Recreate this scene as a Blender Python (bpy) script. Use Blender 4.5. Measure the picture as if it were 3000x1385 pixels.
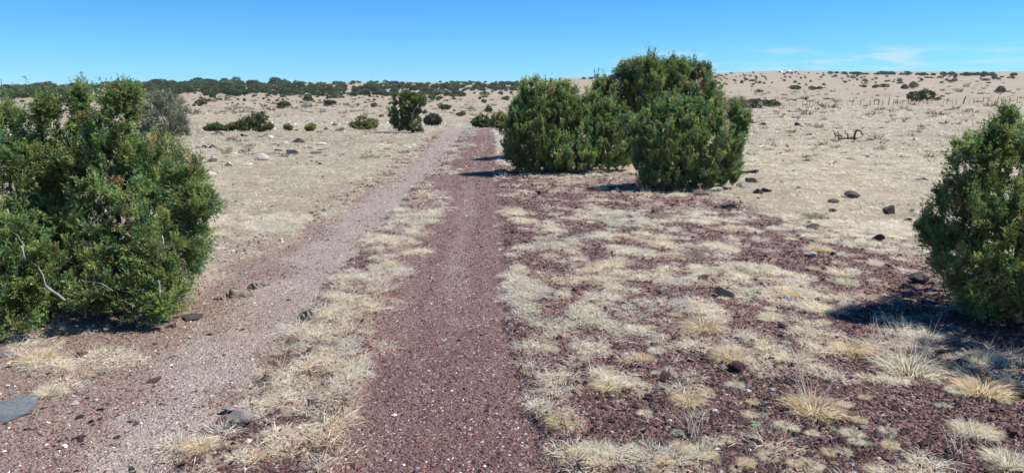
import bpy, math, random
import numpy as np

# ------------------------------------------------------------------ clearing, camera, world, sun
for o in list(bpy.data.objects):
    bpy.data.objects.remove(o)
scene = bpy.context.scene
C = scene.collection
RAD = math.radians
F = 2170.0            # focal length in pixels of the 3000 px wide photograph
HC = 1.65             # eye height
PITCH = math.atan(407.5 / F)
cam_d = bpy.data.cameras.new('camera')
cam = bpy.data.objects.new('camera', cam_d)
C.objects.link(cam)
cam.location = (0, 0, HC)
cam.rotation_euler = (math.pi / 2 - PITCH, 0, 0)
cam_d.sensor_width = 36.0
cam_d.lens = 36.0 * F / 3000.0
cam_d.clip_start = 0.05
cam_d.clip_end = 8000
scene.camera = cam

SUN_EL, SUN_AZ = 55.0, 8.0       # azimuth measured from +X towards +Y
world = bpy.data.worlds.new('World')
scene.world = world
world.use_nodes = True
wt = world.node_tree
wn = wt.nodes
wn.clear()
out = wn.new('ShaderNodeOutputWorld')
bg = wn.new('ShaderNodeBackground')
sky = wn.new('ShaderNodeTexSky')
sky.sky_type = 'NISHITA'
sky.sun_disc = False
sky.sun_elevation = RAD(SUN_EL)
sky.sun_rotation = RAD(90 - SUN_AZ)
sky.altitude = 1600
sky.air_density = 1.0
sky.dust_density = 0.0
sky.ozone_density = 3.0
hsv = wn.new('ShaderNodeHueSaturation')
hsv.inputs['Saturation'].default_value = 1.08
hsv.inputs['Value'].default_value = 1.0
tint = wn.new('ShaderNodeMixRGB')
tint.blend_type = 'MULTIPLY'
tint.inputs[0].default_value = 1.0
tint.inputs[2].default_value = (0.39, 0.72, 1.0, 1)
wt.links.new(sky.outputs[0], tint.inputs[1])
wt.links.new(tint.outputs[0], hsv.inputs['Color'])
# thin low clouds over the right half of the horizon
tc = wn.new('ShaderNodeTexCoord')
sep = wn.new('ShaderNodeSeparateXYZ')
wt.links.new(tc.outputs['Generated'], sep.inputs[0])
mp = wn.new('ShaderNodeMapping')
mp.inputs['Scale'].default_value = (13.0, 13.0, 115.0)
mp.inputs['Location'].default_value = (0.35, 0.0, 1.3)
wt.links.new(tc.outputs['Generated'], mp.inputs[0])
cn = wn.new('ShaderNodeTexNoise')
cn.inputs['Scale'].default_value = 1.0
cn.inputs['Detail'].default_value = 5
cn.inputs['Roughness'].default_value = 0.55
wt.links.new(mp.outputs[0], cn.inputs['Vector'])


def wramp(src, pts):
    r = wn.new('ShaderNodeValToRGB')
    r.color_ramp.interpolation = 'EASE'
    els = r.color_ramp.elements
    while len(els) < len(pts):
        els.new(0.5)
    for e, (p, v) in zip(els, pts):
        e.position = p
        e.color = (v, v, v, 1)
    wt.links.new(src, r.inputs[0])
    return r.outputs[0]


def wmul(a, b):
    m = wn.new('ShaderNodeMath')
    m.operation = 'MULTIPLY'
    for i, v in enumerate((a, b)):
        if isinstance(v, (int, float)):
            m.inputs[i].default_value = v
        else:
            wt.links.new(v, m.inputs[i])
    return m.outputs[0]


band = wramp(sep.outputs['Z'], [(0.0, 0.55), (0.034, 1.0), (0.052, 0.95), (0.062, 0.0)])
side = wramp(sep.outputs['X'], [(0.06, 0.0), (0.22, 0.8), (0.44, 1.0), (0.49, 0.5)])
dens = wramp(cn.outputs['Fac'], [(0.46, 0.0), (0.64, 1.0)])
cl = wmul(wmul(wmul(band, side), dens), 0.62)
mixc = wn.new('ShaderNodeMixRGB')
mixc.inputs[2].default_value = (4.8, 5.6, 6.8, 1)
wt.links.new(cl, mixc.inputs[0])
wt.links.new(hsv.outputs[0], mixc.inputs[1])
wt.links.new(mixc.outputs[0], bg.inputs['Color'])
bg.inputs['Strength'].default_value = 0.088
wt.links.new(bg.outputs[0], out.inputs[0])

sun_d = bpy.data.lights.new('sun', 'SUN')
sun_d.energy = 4.7
sun_d.angle = RAD(0.53)
sun_d.color = (1.0, 0.955, 0.89)
sun = bpy.data.objects.new('sun', sun_d)
C.objects.link(sun)
sun.rotation_euler = (0, RAD(90 - SUN_EL), RAD(SUN_AZ))   # local +Z points at the sun
sun.location = (30, 10, 40)

vs = scene.view_settings
vs.view_transform = 'Standard'
vs.look = 'None'
vs.exposure = 0.80
vs.gamma = 1.0
scene.cycles.max_bounces = 5
scene.cycles.diffuse_bounces = 3
scene.cycles.transparent_max_bounces = 4

# ------------------------------------------------------------------ noise, terrain, placing
rng = np.random.default_rng(7)


def vnoise(x, y, seed=0):
    xi = np.floor(x).astype(np.int64)
    yi = np.floor(y).astype(np.int64)
    fx = x - xi
    fy = y - yi
    fx = fx * fx * (3 - 2 * fx)
    fy = fy * fy * (3 - 2 * fy)

    def h(a, b):
        n = (a * 374761393 + b * 668265263 + seed * 974634777) & 0xFFFFFFFF
        n = ((n ^ (n >> 13)) * 1274126177) & 0xFFFFFFFF
        n = n ^ (n >> 16)
        return (n & 0xFFFF) / 65535.0
    a = h(xi, yi)
    b = h(xi + 1, yi)
    c = h(xi, yi + 1)
    d = h(xi + 1, yi + 1)
    return (a * (1 - fx) + b * fx) * (1 - fy) + (c * (1 - fx) + d * fx) * fy


def fbm(x, y, seed=0, o=4):
    s = 0
    a = 0.5
    t = 0
    for i in range(o):
        s = s + a * vnoise(x * 2 ** i + 17.3 * i, y * 2 ** i - 9.1 * i, seed + i)
        t += a
        a *= 0.5
    return s / t


COLS = np.array([-4000, 0, 600, 1100, 1450, 1750, 2000, 2280, 2600, 3000, 7000], float)
RS = np.array([180, 260, 400, 600, 850], float)
TAB = np.array([
    [298, 284, 272, 265, 262], [298, 283, 272, 265, 262], [297, 279, 264, 252, 246],
    [297, 277, 261, 249, 241], [297, 277, 261, 249, 242], [296, 274, 254, 239, 228],
    [293, 272, 250, 232, 219], [291, 271, 247, 227, 212], [290, 270, 248, 230, 218],
    [290, 270, 250, 234, 221], [290, 270, 250, 236, 226]], float)
HT = HC + RS[None, :] * (285 - TAB) / F
LEFTZ = {10: 0.0, 38: 0.0, 48: -0.22, 60: -0.5, 80: -0.6, 120: -0.2}
RIGHTZ = {10: 0.0, 38: 0.0, 48: 0.0, 60: 0.0, 80: 0.0, 120: 0.12}
RALL = np.array([0, 10, 38, 48, 60, 80, 120, 180, 260, 400, 600, 850, 1100, 3200], float)
HALL = []
for i, c in enumerate(COLS):
    w = min(1, max(0, (c - 1450) / 400))
    near = [0.0] + [LEFTZ[k] * (1 - w) + RIGHTZ[k] * w for k in LEFTZ]
    far = list(HT[i]) + [HT[i, -1] - 2.0, HT[i, -1] - 60.0]
    HALL.append(near + far)
HALL = np.array(HALL)
# smooth sampling grid in log r
LR = np.linspace(math.log(1.0), math.log(3200), 400)
GRID = np.array([np.interp(np.exp(LR), RALL, row) for row in HALL])
k = np.ones(13) / 13.0
GRID = np.array([np.convolve(np.pad(r_, 6, mode='edge'), k, mode='valid') for r_ in GRID])


def zt(x, y, rough=True):
    x = np.asarray(x, float)
    y = np.asarray(y, float)
    r = np.hypot(x, y)
    az = np.arctan2(x, np.maximum(y, 0.0) + 1e-6)
    az = np.where(y < 0, np.sign(x) * (math.pi / 2 - 1e-3), az)
    px = 1500 + F * np.tan(np.clip(az, -1.1, 1.1))
    u = np.interp(px, COLS, np.arange(len(COLS)))
    i = np.clip(np.floor(u).astype(int), 0, len(COLS) - 2)
    fu = u - i
    fu = fu * fu * (3 - 2 * fu)
    v = (np.log(np.maximum(r, 1.0)) - LR[0]) / (LR[1] - LR[0])
    j = np.clip(np.floor(v).astype(int), 0, len(LR) - 2)
    fv = np.clip(v - j, 0, 1)
    z = (GRID[i, j] * (1 - fv) + GRID[i, j + 1] * fv) * (1 - fu) + (GRID[i + 1, j] * (1 - fv) + GRID[i + 1, j + 1] * fv) * fu
    if rough:
        z = z + (fbm(x * 0.13, y * 0.13, 3, 3) - 0.5) * 0.10 * np.clip((r - 4) / 20, 0, 1)
        z = z + (fbm(x * 0.02, y * 0.02, 5, 2) - 0.5) * 1.6 * np.clip((r - 120) / 300, 0, 1)
    return z


CP, SP = math.cos(PITCH), math.sin(PITCH)


def ray(px, py):
    u = (px - 1500) / F
    v = -(py - 692.5) / F
    d = np.array([u, CP + v * SP, -SP + v * CP])
    return d / np.linalg.norm(d)


TS = np.exp(np.linspace(math.log(1.5), math.log(2600), 5000))


def ground(px, py):
    """Where the ray through a photo pixel first meets the terrain."""
    d = ray(px, py)
    z = HC + d[2] * TS
    g = zt(d[0] * TS, d[1] * TS)
    hit = np.nonzero(z < g)[0]
    i = hit[0] if len(hit) else len(TS) - 1
    if i > 0:
        a = z[i - 1] - g[i - 1]
        b = g[i] - z[i]
        t = TS[i - 1] + (TS[i] - TS[i - 1]) * a / max(a + b, 1e-9)
    else:
        t = TS[0]
    p = d * t
    return np.array([p[0], p[1], float(zt(p[0], p[1]))])


def at(px, py, dist):
    """A point seen at a photo pixel at forward distance dist (m)."""
    d = ray(px, py)
    t = dist / d[1]
    return np.array([d[0] * t, d[1] * t, HC + d[2] * t])


def flat(px, py):
    d = ray(px, py)
    t = -HC / d[2]
    return d[0] * t, d[1] * t


def edge(pts):
    w = sorted([flat(a, b)[::-1] for a, b in pts])
    ys = np.array([a for a, b in w])
    xs = np.array([b for a, b in w])
    return lambda y: np.interp(y, ys, xs)


E_LL = edge([(-900, 1385), (-500, 1130), (-150, 1010), (60, 985), (300, 958), (480, 905), (560, 850), (620, 800), (700, 752), (820, 722), (906, 655), (965, 639), (1012, 618),
             (1034, 577), (1112, 540), (1155, 518), (1189, 487), (1239, 453), (1267, 418), (1295, 390), (1318, 371)])
E_LR = edge([(480, 1385), (520, 1310), (600, 1265), (690, 1200), (770, 1110), (837, 1020), (878, 949), (924, 884), (993, 803), (1058, 731),
             (1077, 714), (1099, 677), (1146, 633), (1168, 608), (1180, 586), (1211, 549), (1242, 524), (1283, 502), (1311, 450), (1335, 418), (1352, 390), (1362, 371)])
E_RL = edge([(955, 1385), (985, 1280), (1030, 1200), (1085, 1070), (1105, 960), (1115, 880), (1120, 820), (1135, 760), (1165, 700),
             (1215, 630), (1248, 580), (1258, 549), (1268, 524), (1290, 502), (1335, 450), (1375, 418), (1388, 390), (1394, 371)])
E_RR = edge([(1640, 1385), (1600, 1280), (1565, 1200), (1530, 1070), (1505, 950), (1492, 850), (1484, 750), (1474, 650), (1462, 560),
             (1455, 500), (1452, 450), (1448, 418), (1443, 390), (1438, 371)])
E_DUST = edge([(330, 1385), (470, 1240), (560, 1130), (640, 1040), (750, 930), (880, 820), (960, 740), (1010, 690), (1060, 650), (1110, 600),
               (1160, 560), (1210, 520), (1250, 470), (1290, 420), (1330, 380)])
# upper edge of the cinder spread right of the track: y as a function of x
_cy = sorted([flat(a, b) for a, b in [(1440, 478), (1600, 505), (1850, 512), (2000, 560), (2150, 600), (2300, 640), (2450, 700), (2650, 760), (2900, 800), (3300, 830)]])
_cyx = np.array([a for a, b in _cy])
_cyy = np.array([b for a, b in _cy])
YEND = flat(1400, 371)[1]


def smooth(a, b, v):
    t = np.clip((v - a) / (b - a), 0, 1)
    return t * t * (3 - 2 * t)


# grass tongues lying in the tracks and other patches: (px, py, half width px, half height px)
PATCH = [(1286, 562, 30, 6), (1272, 574, 22, 6), (1316, 581, 20, 6), (1286, 592, 22, 7), (1308, 606, 34, 5), (1258, 622, 44, 13), (1248, 643, 26, 8), (1185, 653, 55, 12),
         (1230, 677, 45, 14), (1150, 702, 80, 10), (1170, 728, 40, 9), (1222, 738, 40, 10), (1130, 760, 42, 10), (1150, 792, 60, 14), (1095, 805, 40, 8), (1140, 876, 54, 16),
         (1020, 835, 40, 20), (1301, 489, 20, 6), (1317, 503, 34, 4), (1350, 494, 12, 3), (1375, 395, 12, 5), (1368, 415, 14, 4), (1330, 437, 18, 5), (1322, 452, 22, 5), (1345, 458, 14, 3), (1383, 423, 12, 3),
         (1130, 1010, 28, 22), (250, 1060, 130, 30), (110, 1030, 60, 45), (150, 1128, 50, 24), (330, 1040, 90, 18), (990, 1222, 45, 22), (925, 1255, 60, 20),
         (930, 1000, 120, 60), (1010, 950, 70, 35), (1030, 1060, 60, 30), (860, 1150, 130, 40), (880, 1290, 120, 34), (640, 1330, 130, 34), (560, 1290, 60, 14), (1372, 380, 9, 4), (1400, 372, 8, 3),
         (1520, 795, 30, 12), (1510, 840, 40, 14), (1520, 880, 50, 16), (1560, 1020, 60, 20), (1650, 1235, 70, 40), (1700, 1330, 110, 40), (1640, 1140, 50, 30)]
_pw = []
for a, b, c_, d_ in PATCH:
    p0 = flat(a, b)
    p1 = flat(a + c_, b)
    p2 = flat(a, b - d_)
    p3 = flat(a, b + d_)
    _pw.append((p0[0], p0[1], abs(p1[0] - p0[0]), abs(p2[1] - p3[1]) / 2, (p2[0] - p3[0]) / max(1e-6, p2[1] - p3[1])))


def patches(x, y):
    m = np.zeros_like(x)
    wob = (fbm(x * 9, y * 6, 21, 3) - 0.5) * 0.9
    for cx, cy, rx, ry, sh in _pw:
        dx = (x - cx - sh * (y - cy)) / rx
        q = dx ** 2 + ((y - cy) / ry) ** 2
        m = np.maximum(m, smooth(1.35, 0.65, q + wob))
    return m


def masks(x, y):
    """cinder, dust, grass cover, litter masks, each 0..1"""
    r = np.hypot(x, y)
    wob = (fbm(x * 4, y * 4, 11, 3) - 0.5) * 0.16 + (fbm(x * 17, y * 13, 15, 2) - 0.5) * 0.07
    yend = smooth(YEND + 1.0, YEND - 1.5, y + wob * 6)
    ll, lr, rl, rr = E_LL(y), E_LR(y), E_RL(y), E_RR(y)
    s = 0.05 + r * 0.002
    inR = smooth(rl - s, rl + s, x + wob) * smooth(rr + s, rr - s, x + wob) * yend
    inL = smooth(ll - s, ll + s, x + wob * 2) * smooth(lr + s, lr - s, x + wob) * yend
    strip = smooth(lr - s, lr + s, x + wob) * smooth(rl + s, rl - s, x + wob) * yend
    cyr = np.interp(x, _cyx, _cyy)
    right = smooth(rr - s, rr + s, x + wob) * yend
    cz = right * smooth(cyr + 2.6, cyr - 2.2, y + wob * 12 + (fbm(x * 1.3, y * 1.3, 181, 3) - 0.5) * 3.0)
    left = smooth(ll + s, ll - s, x + wob * 2)
    # tracks
    dc = E_DUST(y)
    dust = inL * smooth(0.85, 0.15, np.abs(x - dc) / (0.55 + 0.02 * y) + (fbm(x * 3, y * 3, 31, 3) - 0.5) * 0.9)
    dust = dust * 0.85
    dust = np.maximum(dust, inL * 0.25)
    dust = np.maximum(dust, left * smooth(9.3, 8.2, y + wob * 4) * 0.34)
    dust = np.maximum(dust, inR * 0.16 * smooth(0.3, 0.6, fbm(x * 2.2, y * 0.5, 41, 3)))
    mid_ = rl * 0.42 + rr * 0.58
    dust = np.maximum(dust, inR * 0.34 * smooth(0.20, 0.03, np.abs(x - mid_) + (fbm(x * 2, y * 1.2, 43, 3) - 0.5) * 0.22) * smooth(4.0, 7.0, y))
    cinder = np.clip(inR + inL * 0.62 + strip + cz, 0, 1)
    fringe = left * smooth(ll - 0.7, ll - 0.1, x) * smooth(9, 11, y)
    cinder = np.maximum(cinder, fringe * smooth(0.45, 0.6, fbm(x * 5, y * 5, 51, 3)) * 0.8)
    # lower left: gravelly soil under and beside the bush
    ll_low = left * smooth(9.3, 8.2, y + wob * 4)
    cinder = np.maximum(cinder, ll_low * 0.36)
    n1 = 0.45 * fbm(x * 2.3, y * 2.3, 61, 3) + 0.55 * fbm(x * 5.5, y * 5.5, 63, 3)
    n2 = fbm(x * 0.8, y * 0.8, 71, 3)
    cov_strip = strip * smooth(0.39, 0.50, n1 + (n2 - 0.5) * 0.3)
    lowright = smooth(2.0, 5.5, x - rr) * smooth(7.2, 5.6, y)
    thr = 0.488 + 0.05 * smooth(0.2, 1.4, x - rr) * smooth(9.0, 5.0, y) + 0.03 * lowright
    cov_cz = cz * smooth(thr - 0.035, thr + 0.055, n1 + (n2 - 0.5) * 0.35)
    cov_up = right * (1 - cz) * (0.34 + 0.66 * smooth(0.35, 0.58, n1))
    cov_left = left * (1 - ll_low) * (0.34 + 0.66 * smooth(0.35, 0.58, n1)) * (1 - 0.55 * fringe)
    cov_ll = ll_low * 0.10 * smooth(0.45, 0.6, n1)
    end = (1 - yend) * 0.8
    cover = np.clip(cov_strip + cov_cz + cov_up + cov_left + cov_ll + end, 0, 1)
    wfar = smooth(12, 26, r)
    nf = fbm(x * 9.5, y * 9.5, 161, 3) * (1 - wfar) + fbm(x * 2.6, y * 2.6, 171, 3) * wfar
    brk = smooth(0.37, 0.50, nf)
    cover = np.maximum(cover, patches(x, y))
    cover = cover * (0.12 + 0.88 * brk)
    return cinder * (1 - 0.0 * cover), dust, cover, ll_low, inR, inL


# ------------------------------------------------------------------ mesh helpers
def new_mesh(name, V, loops, sizes, col=None, smooth_=False, mats=(), midx=None):
    me = bpy.data.meshes.new(name)
    V = np.asarray(V, np.float32)
    me.vertices.add(len(V))
    me.vertices.foreach_set('co', V.ravel())
    loops = np.asarray(loops, np.int32).ravel()
    sizes = np.asarray(sizes, np.int32)
    me.loops.add(len(loops))
    me.loops.foreach_set('vertex_index', loops)
    me.polygons.add(len(sizes))
    st = np.zeros(len(sizes), np.int32)
    st[1:] = np.cumsum(sizes)[:-1]
    me.polygons.foreach_set('loop_start', st)
    me.polygons.foreach_set('loop_total', sizes)
    if col is not None:
        at_ = me.color_attributes.new('Col', 'FLOAT_COLOR', 'POINT')
        c4 = np.ones((len(V), 4), np.float32)
        c4[:, :3] = col
        at_.data.foreach_set('color', c4.ravel())
    for m in mats:
        me.materials.append(m)
    if midx is not None:
        me.polygons.foreach_set('material_index', np.asarray(midx, np.int32))
    me.polygons.foreach_set('use_smooth', np.full(len(sizes), smooth_, bool))
    me.update()
    me.validate(verbose=False)
    return me


def quads(name, V, Q, **kw):
    Q = np.asarray(Q)
    return new_mesh(name, V, Q, np.full(len(Q), 4), **kw)


def tris(name, V, T, **kw):
    T = np.asarray(T)
    return new_mesh(name, V, T, np.full(len(T), 3), **kw)


def link(name, me, parent=None, loc=None, rz=0.0, scale=None):
    o = bpy.data.objects.new(name, me)
    C.objects.link(o)
    if parent is not None:
        o.parent = parent
    if loc is not None:
        o.location = [float(v) for v in loc]
    if rz:
        o.rotation_euler = (0, 0, float(rz))
    if scale is not None:
        o.scale = [float(v) for v in scale]
    return o


def tag(o, label=None, cat=None, group=None, kind=None):
    if label:
        o['label'] = label
    if cat:
        o['category'] = cat
    if group:
        o['group'] = group
    if kind:
        o['kind'] = kind
    return o


def empty(name, loc, label, cat, group=None):
    o = bpy.data.objects.new(name, None)
    o.empty_display_size = 0.2
    C.objects.link(o)
    o.location = [float(v) for v in loc]
    return tag(o, label, cat, group)


def nrm(v):
    return v / np.maximum(np.linalg.norm(v, axis=-1, keepdims=True), 1e-9)


# ------------------------------------------------------------------ materials
def mat(name, rough=0.9, base=(0.5, 0.5, 0.5)):
    m = bpy.data.materials.new(name)
    m.use_nodes = True
    n = m.node_tree.nodes
    b = n['Principled BSDF']
    b.inputs['Roughness'].default_value = rough
    b.inputs['Base Color'].default_value = (*base, 1)
    b.inputs['Specular IOR Level'].default_value = 0.25
    return m, n, m.node_tree.links, b


class NT:
    def __init__(s, m):
        s.n = m.node_tree.nodes
        s.l = m.node_tree.links
        s.co = s.n.new('ShaderNodeTexCoord').outputs['Object']

    def put(s, sock, v):
        if isinstance(v, (int, float)):
            sock.default_value = v
        elif isinstance(v, tuple):
            sock.default_value = (*v, 1) if len(v) == 3 and sock.type == 'RGBA' else v
        else:
            s.l.new(v, sock)

    def noise(s, scale, detail=3, rough=0.55, vec=None, out='Fac'):
        t = s.n.new('ShaderNodeTexNoise')
        t.inputs['Scale'].default_value = scale
        t.inputs['Detail'].default_value = detail
        t.inputs['Roughness'].default_value = rough
        s.l.new(vec or s.co, t.inputs['Vector'])
        return t.outputs[out]

    def voro(s, scale, vec=None, out='Color', feature='F1'):
        t = s.n.new('ShaderNodeTexVoronoi')
        t.feature = feature
        t.inputs['Scale'].default_value = scale
        s.l.new(vec or s.co, t.inputs['Vector'])
        return t.outputs[out]

    def ramp(s, src, pts, interp='LINEAR'):
        r = s.n.new('ShaderNodeValToRGB')
        r.color_ramp.interpolation = interp
        e = r.color_ramp.elements
        while len(e) < len(pts):
            e.new(0.5)
        for el, (p, c) in zip(e, pts):
            el.position = p
            if isinstance(c, (int, float)):
                c = (c, c, c)
            el.color = (*c, 1)
        s.l.new(src, r.inputs[0])
        return r.outputs[0]

    def mix(s, f, a, b, mode='MIX'):
        m = s.n.new('ShaderNodeMixRGB')
        m.blend_type = mode
        s.put(m.inputs[0], f)
        s.put(m.inputs[1], a)
        s.put(m.inputs[2], b)
        return m.outputs[0]

    def math(s, op, a, b=0.0):
        m = s.n.new('ShaderNodeMath')
        m.operation = op
        s.put(m.inputs[0], a)
        s.put(m.inputs[1], b)
        return m.outputs[0]

    def bump(s, h, strength, dist, normal=None):
        b = s.n.new('ShaderNodeBump')
        b.inputs['Strength'].default_value = strength
        b.inputs['Distance'].default_value = dist
        s.l.new(h, b.inputs['Height'])
        if normal is not None:
            s.l.new(normal, b.inputs['Normal'])
        return b.outputs[0]

    def mapping(s, scale):
        m = s.n.new('ShaderNodeMapping')
        m.inputs['Scale'].default_value = scale
        s.l.new(s.co, m.inputs[0])
        return m.outputs[0]

    def attr(s, name):
        a = s.n.new('ShaderNodeAttribute')
        a.attribute_name = name
        return a.outputs['Color']


# ground
M_GROUND, gn, gl, gb = mat('ground_soil', 0.95)
g = NT(M_GROUND)
msk = g.attr('Col')
sp = g.n.new('ShaderNodeSeparateColor')
gl.new(msk, sp.inputs[0])
m_cin, m_dust, m_cov = sp.outputs[0], sp.outputs[1], sp.outputs[2]
# cinder gravel: one colour per pebble cell
vc = g.voro(75.0, out='Color')
sv = g.n.new('ShaderNodeSeparateColor')
gl.new(vc, sv.inputs[0])
cind = g.ramp(sv.outputs[0], [(0.0, (0.070, 0.034, 0.030)), (0.25, (0.125, 0.058, 0.050)), (0.5, (0.175, 0.082, 0.070)), (0.72, (0.15, 0.090, 0.085)),
                              (0.86, (0.24, 0.13, 0.11)), (0.93, (0.13, 0.12, 0.14)), (0.965, (0.45, 0.40, 0.36)), (1.0, (0.62, 0.58, 0.54))])
cind = g.mix(0.5, cind, g.ramp(g.noise(1.7, 4), [(0.3, (0.100, 0.060, 0.055)), (0.7, (0.168, 0.108, 0.098))]))
vc2 = g.voro(95.0, out='Color')
sv2 = g.n.new('ShaderNodeSeparateColor')
gl.new(vc2, sv2.inputs[0])
dustc = g.ramp(sv2.outputs[1], [(0.0, (0.12, 0.088, 0.075)), (0.3, (0.22, 0.165, 0.14)), (0.6, (0.29, 0.23, 0.20)), (0.85, (0.38, 0.32, 0.28)), (1.0, (0.60, 0.55, 0.50))])
dustc = g.mix(0.5, dustc, g.ramp(g.noise(3.0, 4), [(0.3, (0.19, 0.155, 0.135)), (0.7, (0.295, 0.25, 0.215))]))
# straw litter and dry soil of the plain
str_n = g.noise(55.0, 4, 0.7)
str_c = g.ramp(str_n, [(0.25, (0.15, 0.115, 0.085)), (0.45, (0.31, 0.26, 0.19)), (0.6, (0.42, 0.36, 0.27)), (0.8, (0.54, 0.48, 0.38))])
soil_c = g.ramp(g.noise(2.3, 5, 0.6), [(0.3, (0.19, 0.155, 0.12)), (0.5, (0.28, 0.235, 0.185)), (0.72, (0.38, 0.33, 0.265))])
pl = g.mix(0.5, str_c, soil_c)
big = g.noise(0.035, 5, 0.6)
pl = g.mix(g.ramp(big, [(0.35, 0.0), (0.7, 0.55)]), pl, (0.31, 0.265, 0.21))
mid = g.noise(0.25, 4, 0.6)
pl = g.mix(g.ramp(mid, [(0.45, 0.0), (0.75, 0.5)]), pl, (0.44, 0.38, 0.29))
# clumps one metre across that still read far away
cl1 = g.voro(1.1, out='Distance')
pl = g.mix(g.ramp(cl1, [(0.12, 0.45), (0.42, 0.0)]), pl, (0.30, 0.24, 0.165))
mot = g.noise(4.5, 8, 0.78)
pl = g.mix(g.ramp(mot, [(0.34, 0.62), (0.50, 0.0)]), pl, (0.20, 0.155, 0.11))
str1 = g.noise(0.16, 6, 0.72)
pl = g.mix(g.ramp(str1, [(0.36, 0.65), (0.52, 0.0)]), pl, (0.20, 0.165, 0.125))
str3 = g.noise(0.045, 5, 0.7)
pl = g.mix(g.ramp(str3, [(0.40, 0.5), (0.55, 0.0)]), pl, (0.235, 0.195, 0.15))
str2 = g.noise(0.9, 6, 0.75)
pl = g.mix(g.ramp(str2, [(0.36, 0.6), (0.50, 0.0)]), pl, (0.18, 0.15, 0.11))
pl = g.mix(1.0, pl, (0.97, 0.95, 0.89), 'MULTIPLY')
pale = g.ramp(g.noise(0.55, 5, 0.7), [(0.62, 0.0), (0.72, 0.5)])
pl = g.mix(pale, pl, (0.54, 0.48, 0.40))
col = g.mix(m_cin, pl, cind)
col = g.mix(m_dust, col, dustc)
und = g.ramp(str_n, [(0.3, (0.12, 0.085, 0.062)), (0.55, (0.26, 0.205, 0.145)), (0.75, (0.42, 0.36, 0.26))])
col = g.mix(g.math('MULTIPLY', m_cov, g.math('MULTIPLY', m_cin, 0.75)), col, und)
gl.new(col, gb.inputs['Base Color'])
bh1 = g.voro(75.0, out='Distance')
bh2 = g.noise(14.0, 4, 0.65)
bh3 = g.noise(1.6, 5, 0.7)
nb = g.bump(bh3, 0.9, 0.10)
nb = g.bump(bh2, 0.8, 0.022, nb)
nb = g.bump(bh1, 0.9, 0.010, nb)
gl.new(nb, gb.inputs['Normal'])

def col_mat(name, rough, transl=0.0, vary=0.0, bump=None):
    m, n, l, b = mat(name, rough)
    t = NT(m)
    c = t.attr('Col')
    if vary:
        oi = n.new('ShaderNodeObjectInfo')
        hs = n.new('ShaderNodeHueSaturation')
        l.new(t.math('ADD', t.math('MULTIPLY', oi.outputs['Random'], vary), 1 - vary / 2), hs.inputs['Value'])
        l.new(t.math('ADD', t.math('MULTIPLY', oi.outputs['Random'], -0.03), 0.515), hs.inputs['Hue'])
        l.new(c, hs.inputs['Color'])
        c = hs.outputs[0]
    l.new(c, b.inputs['Base Color'])
    if bump:
        l.new(t.bump(t.noise(bump[0], 5, 0.7), bump[1], bump[2]), b.inputs['Normal'])
    if transl:
        tr = n.new('ShaderNodeBsdfTranslucent')
        l.new(c, tr.inputs['Color'])
        mx = n.new('ShaderNodeMixShader')
        mx.inputs[0].default_value = transl
        l.new(b.outputs[0], mx.inputs[1])
        l.new(tr.outputs[0], mx.inputs[2])
        l.new(mx.outputs[0], n['Material Output'].inputs['Surface'])
    return m


M_LEAF = col_mat('juniper_scale_leaves', 0.5, 0.38)
M_LEAFV = col_mat('far_juniper_leaves', 0.8, 0.12, vary=0.5)
M_GRASS = col_mat('dry_grass_blades', 0.6, 0.48)
M_STONE = col_mat('loose_stones', 0.92)


def rock_mat(name, c1, c2, c3, scale=14):
    m, n, l, b = mat(name, 0.92)
    t = NT(m)
    c = t.ramp(t.noise(scale, 6, 0.7), [(0.32, c1), (0.52, c2), (0.72, c3)])
    sp_ = t.ramp(t.noise(scale * 7, 2), [(0.62, 0.0), (0.7, 0.55)])
    c = t.mix(sp_, c, c1, 'MIX')
    l.new(c, b.inputs['Base Color'])
    l.new(t.bump(t.noise(scale * 2.5, 6, 0.75), 0.9, 0.02), b.inputs['Normal'])
    return m


M_ROCK = {
    'dark': rock_mat('dark_basalt', (0.035, 0.028, 0.028), (0.085, 0.068, 0.068), (0.15, 0.13, 0.13)),
    'red': rock_mat('red_scoria', (0.055, 0.025, 0.024), (0.12, 0.058, 0.052), (0.20, 0.11, 0.095)),
    'gray': rock_mat('gray_stone', (0.22, 0.195, 0.165), (0.34, 0.315, 0.28), (0.45, 0.43, 0.39)),
    'blue': rock_mat('bluish_slate', (0.11, 0.125, 0.13), (0.18, 0.20, 0.205), (0.27, 0.29, 0.29)),
    'white': rock_mat('pale_limestone', (0.34, 0.29, 0.23), (0.50, 0.45, 0.38), (0.64, 0.60, 0.53)),
    'tan': rock_mat('tan_stone', (0.20, 0.15, 0.12), (0.33, 0.265, 0.22), (0.45, 0.38, 0.32)),
}


def wood_mat(name, c1, c2, c3):
    m, n, l, b = mat(name, 0.85)
    t = NT(m)
    v = t.mapping((30, 30, 3.5))
    c = t.ramp(t.noise(1.0, 5, 0.7, vec=v), [(0.3, c1), (0.5, c2), (0.72, c3)])
    l.new(c, b.inputs['Base Color'])
    l.new(t.bump(t.noise(1.2, 4, 0.7, vec=v), 0.8, 0.01), b.inputs['Normal'])
    return m


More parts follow.
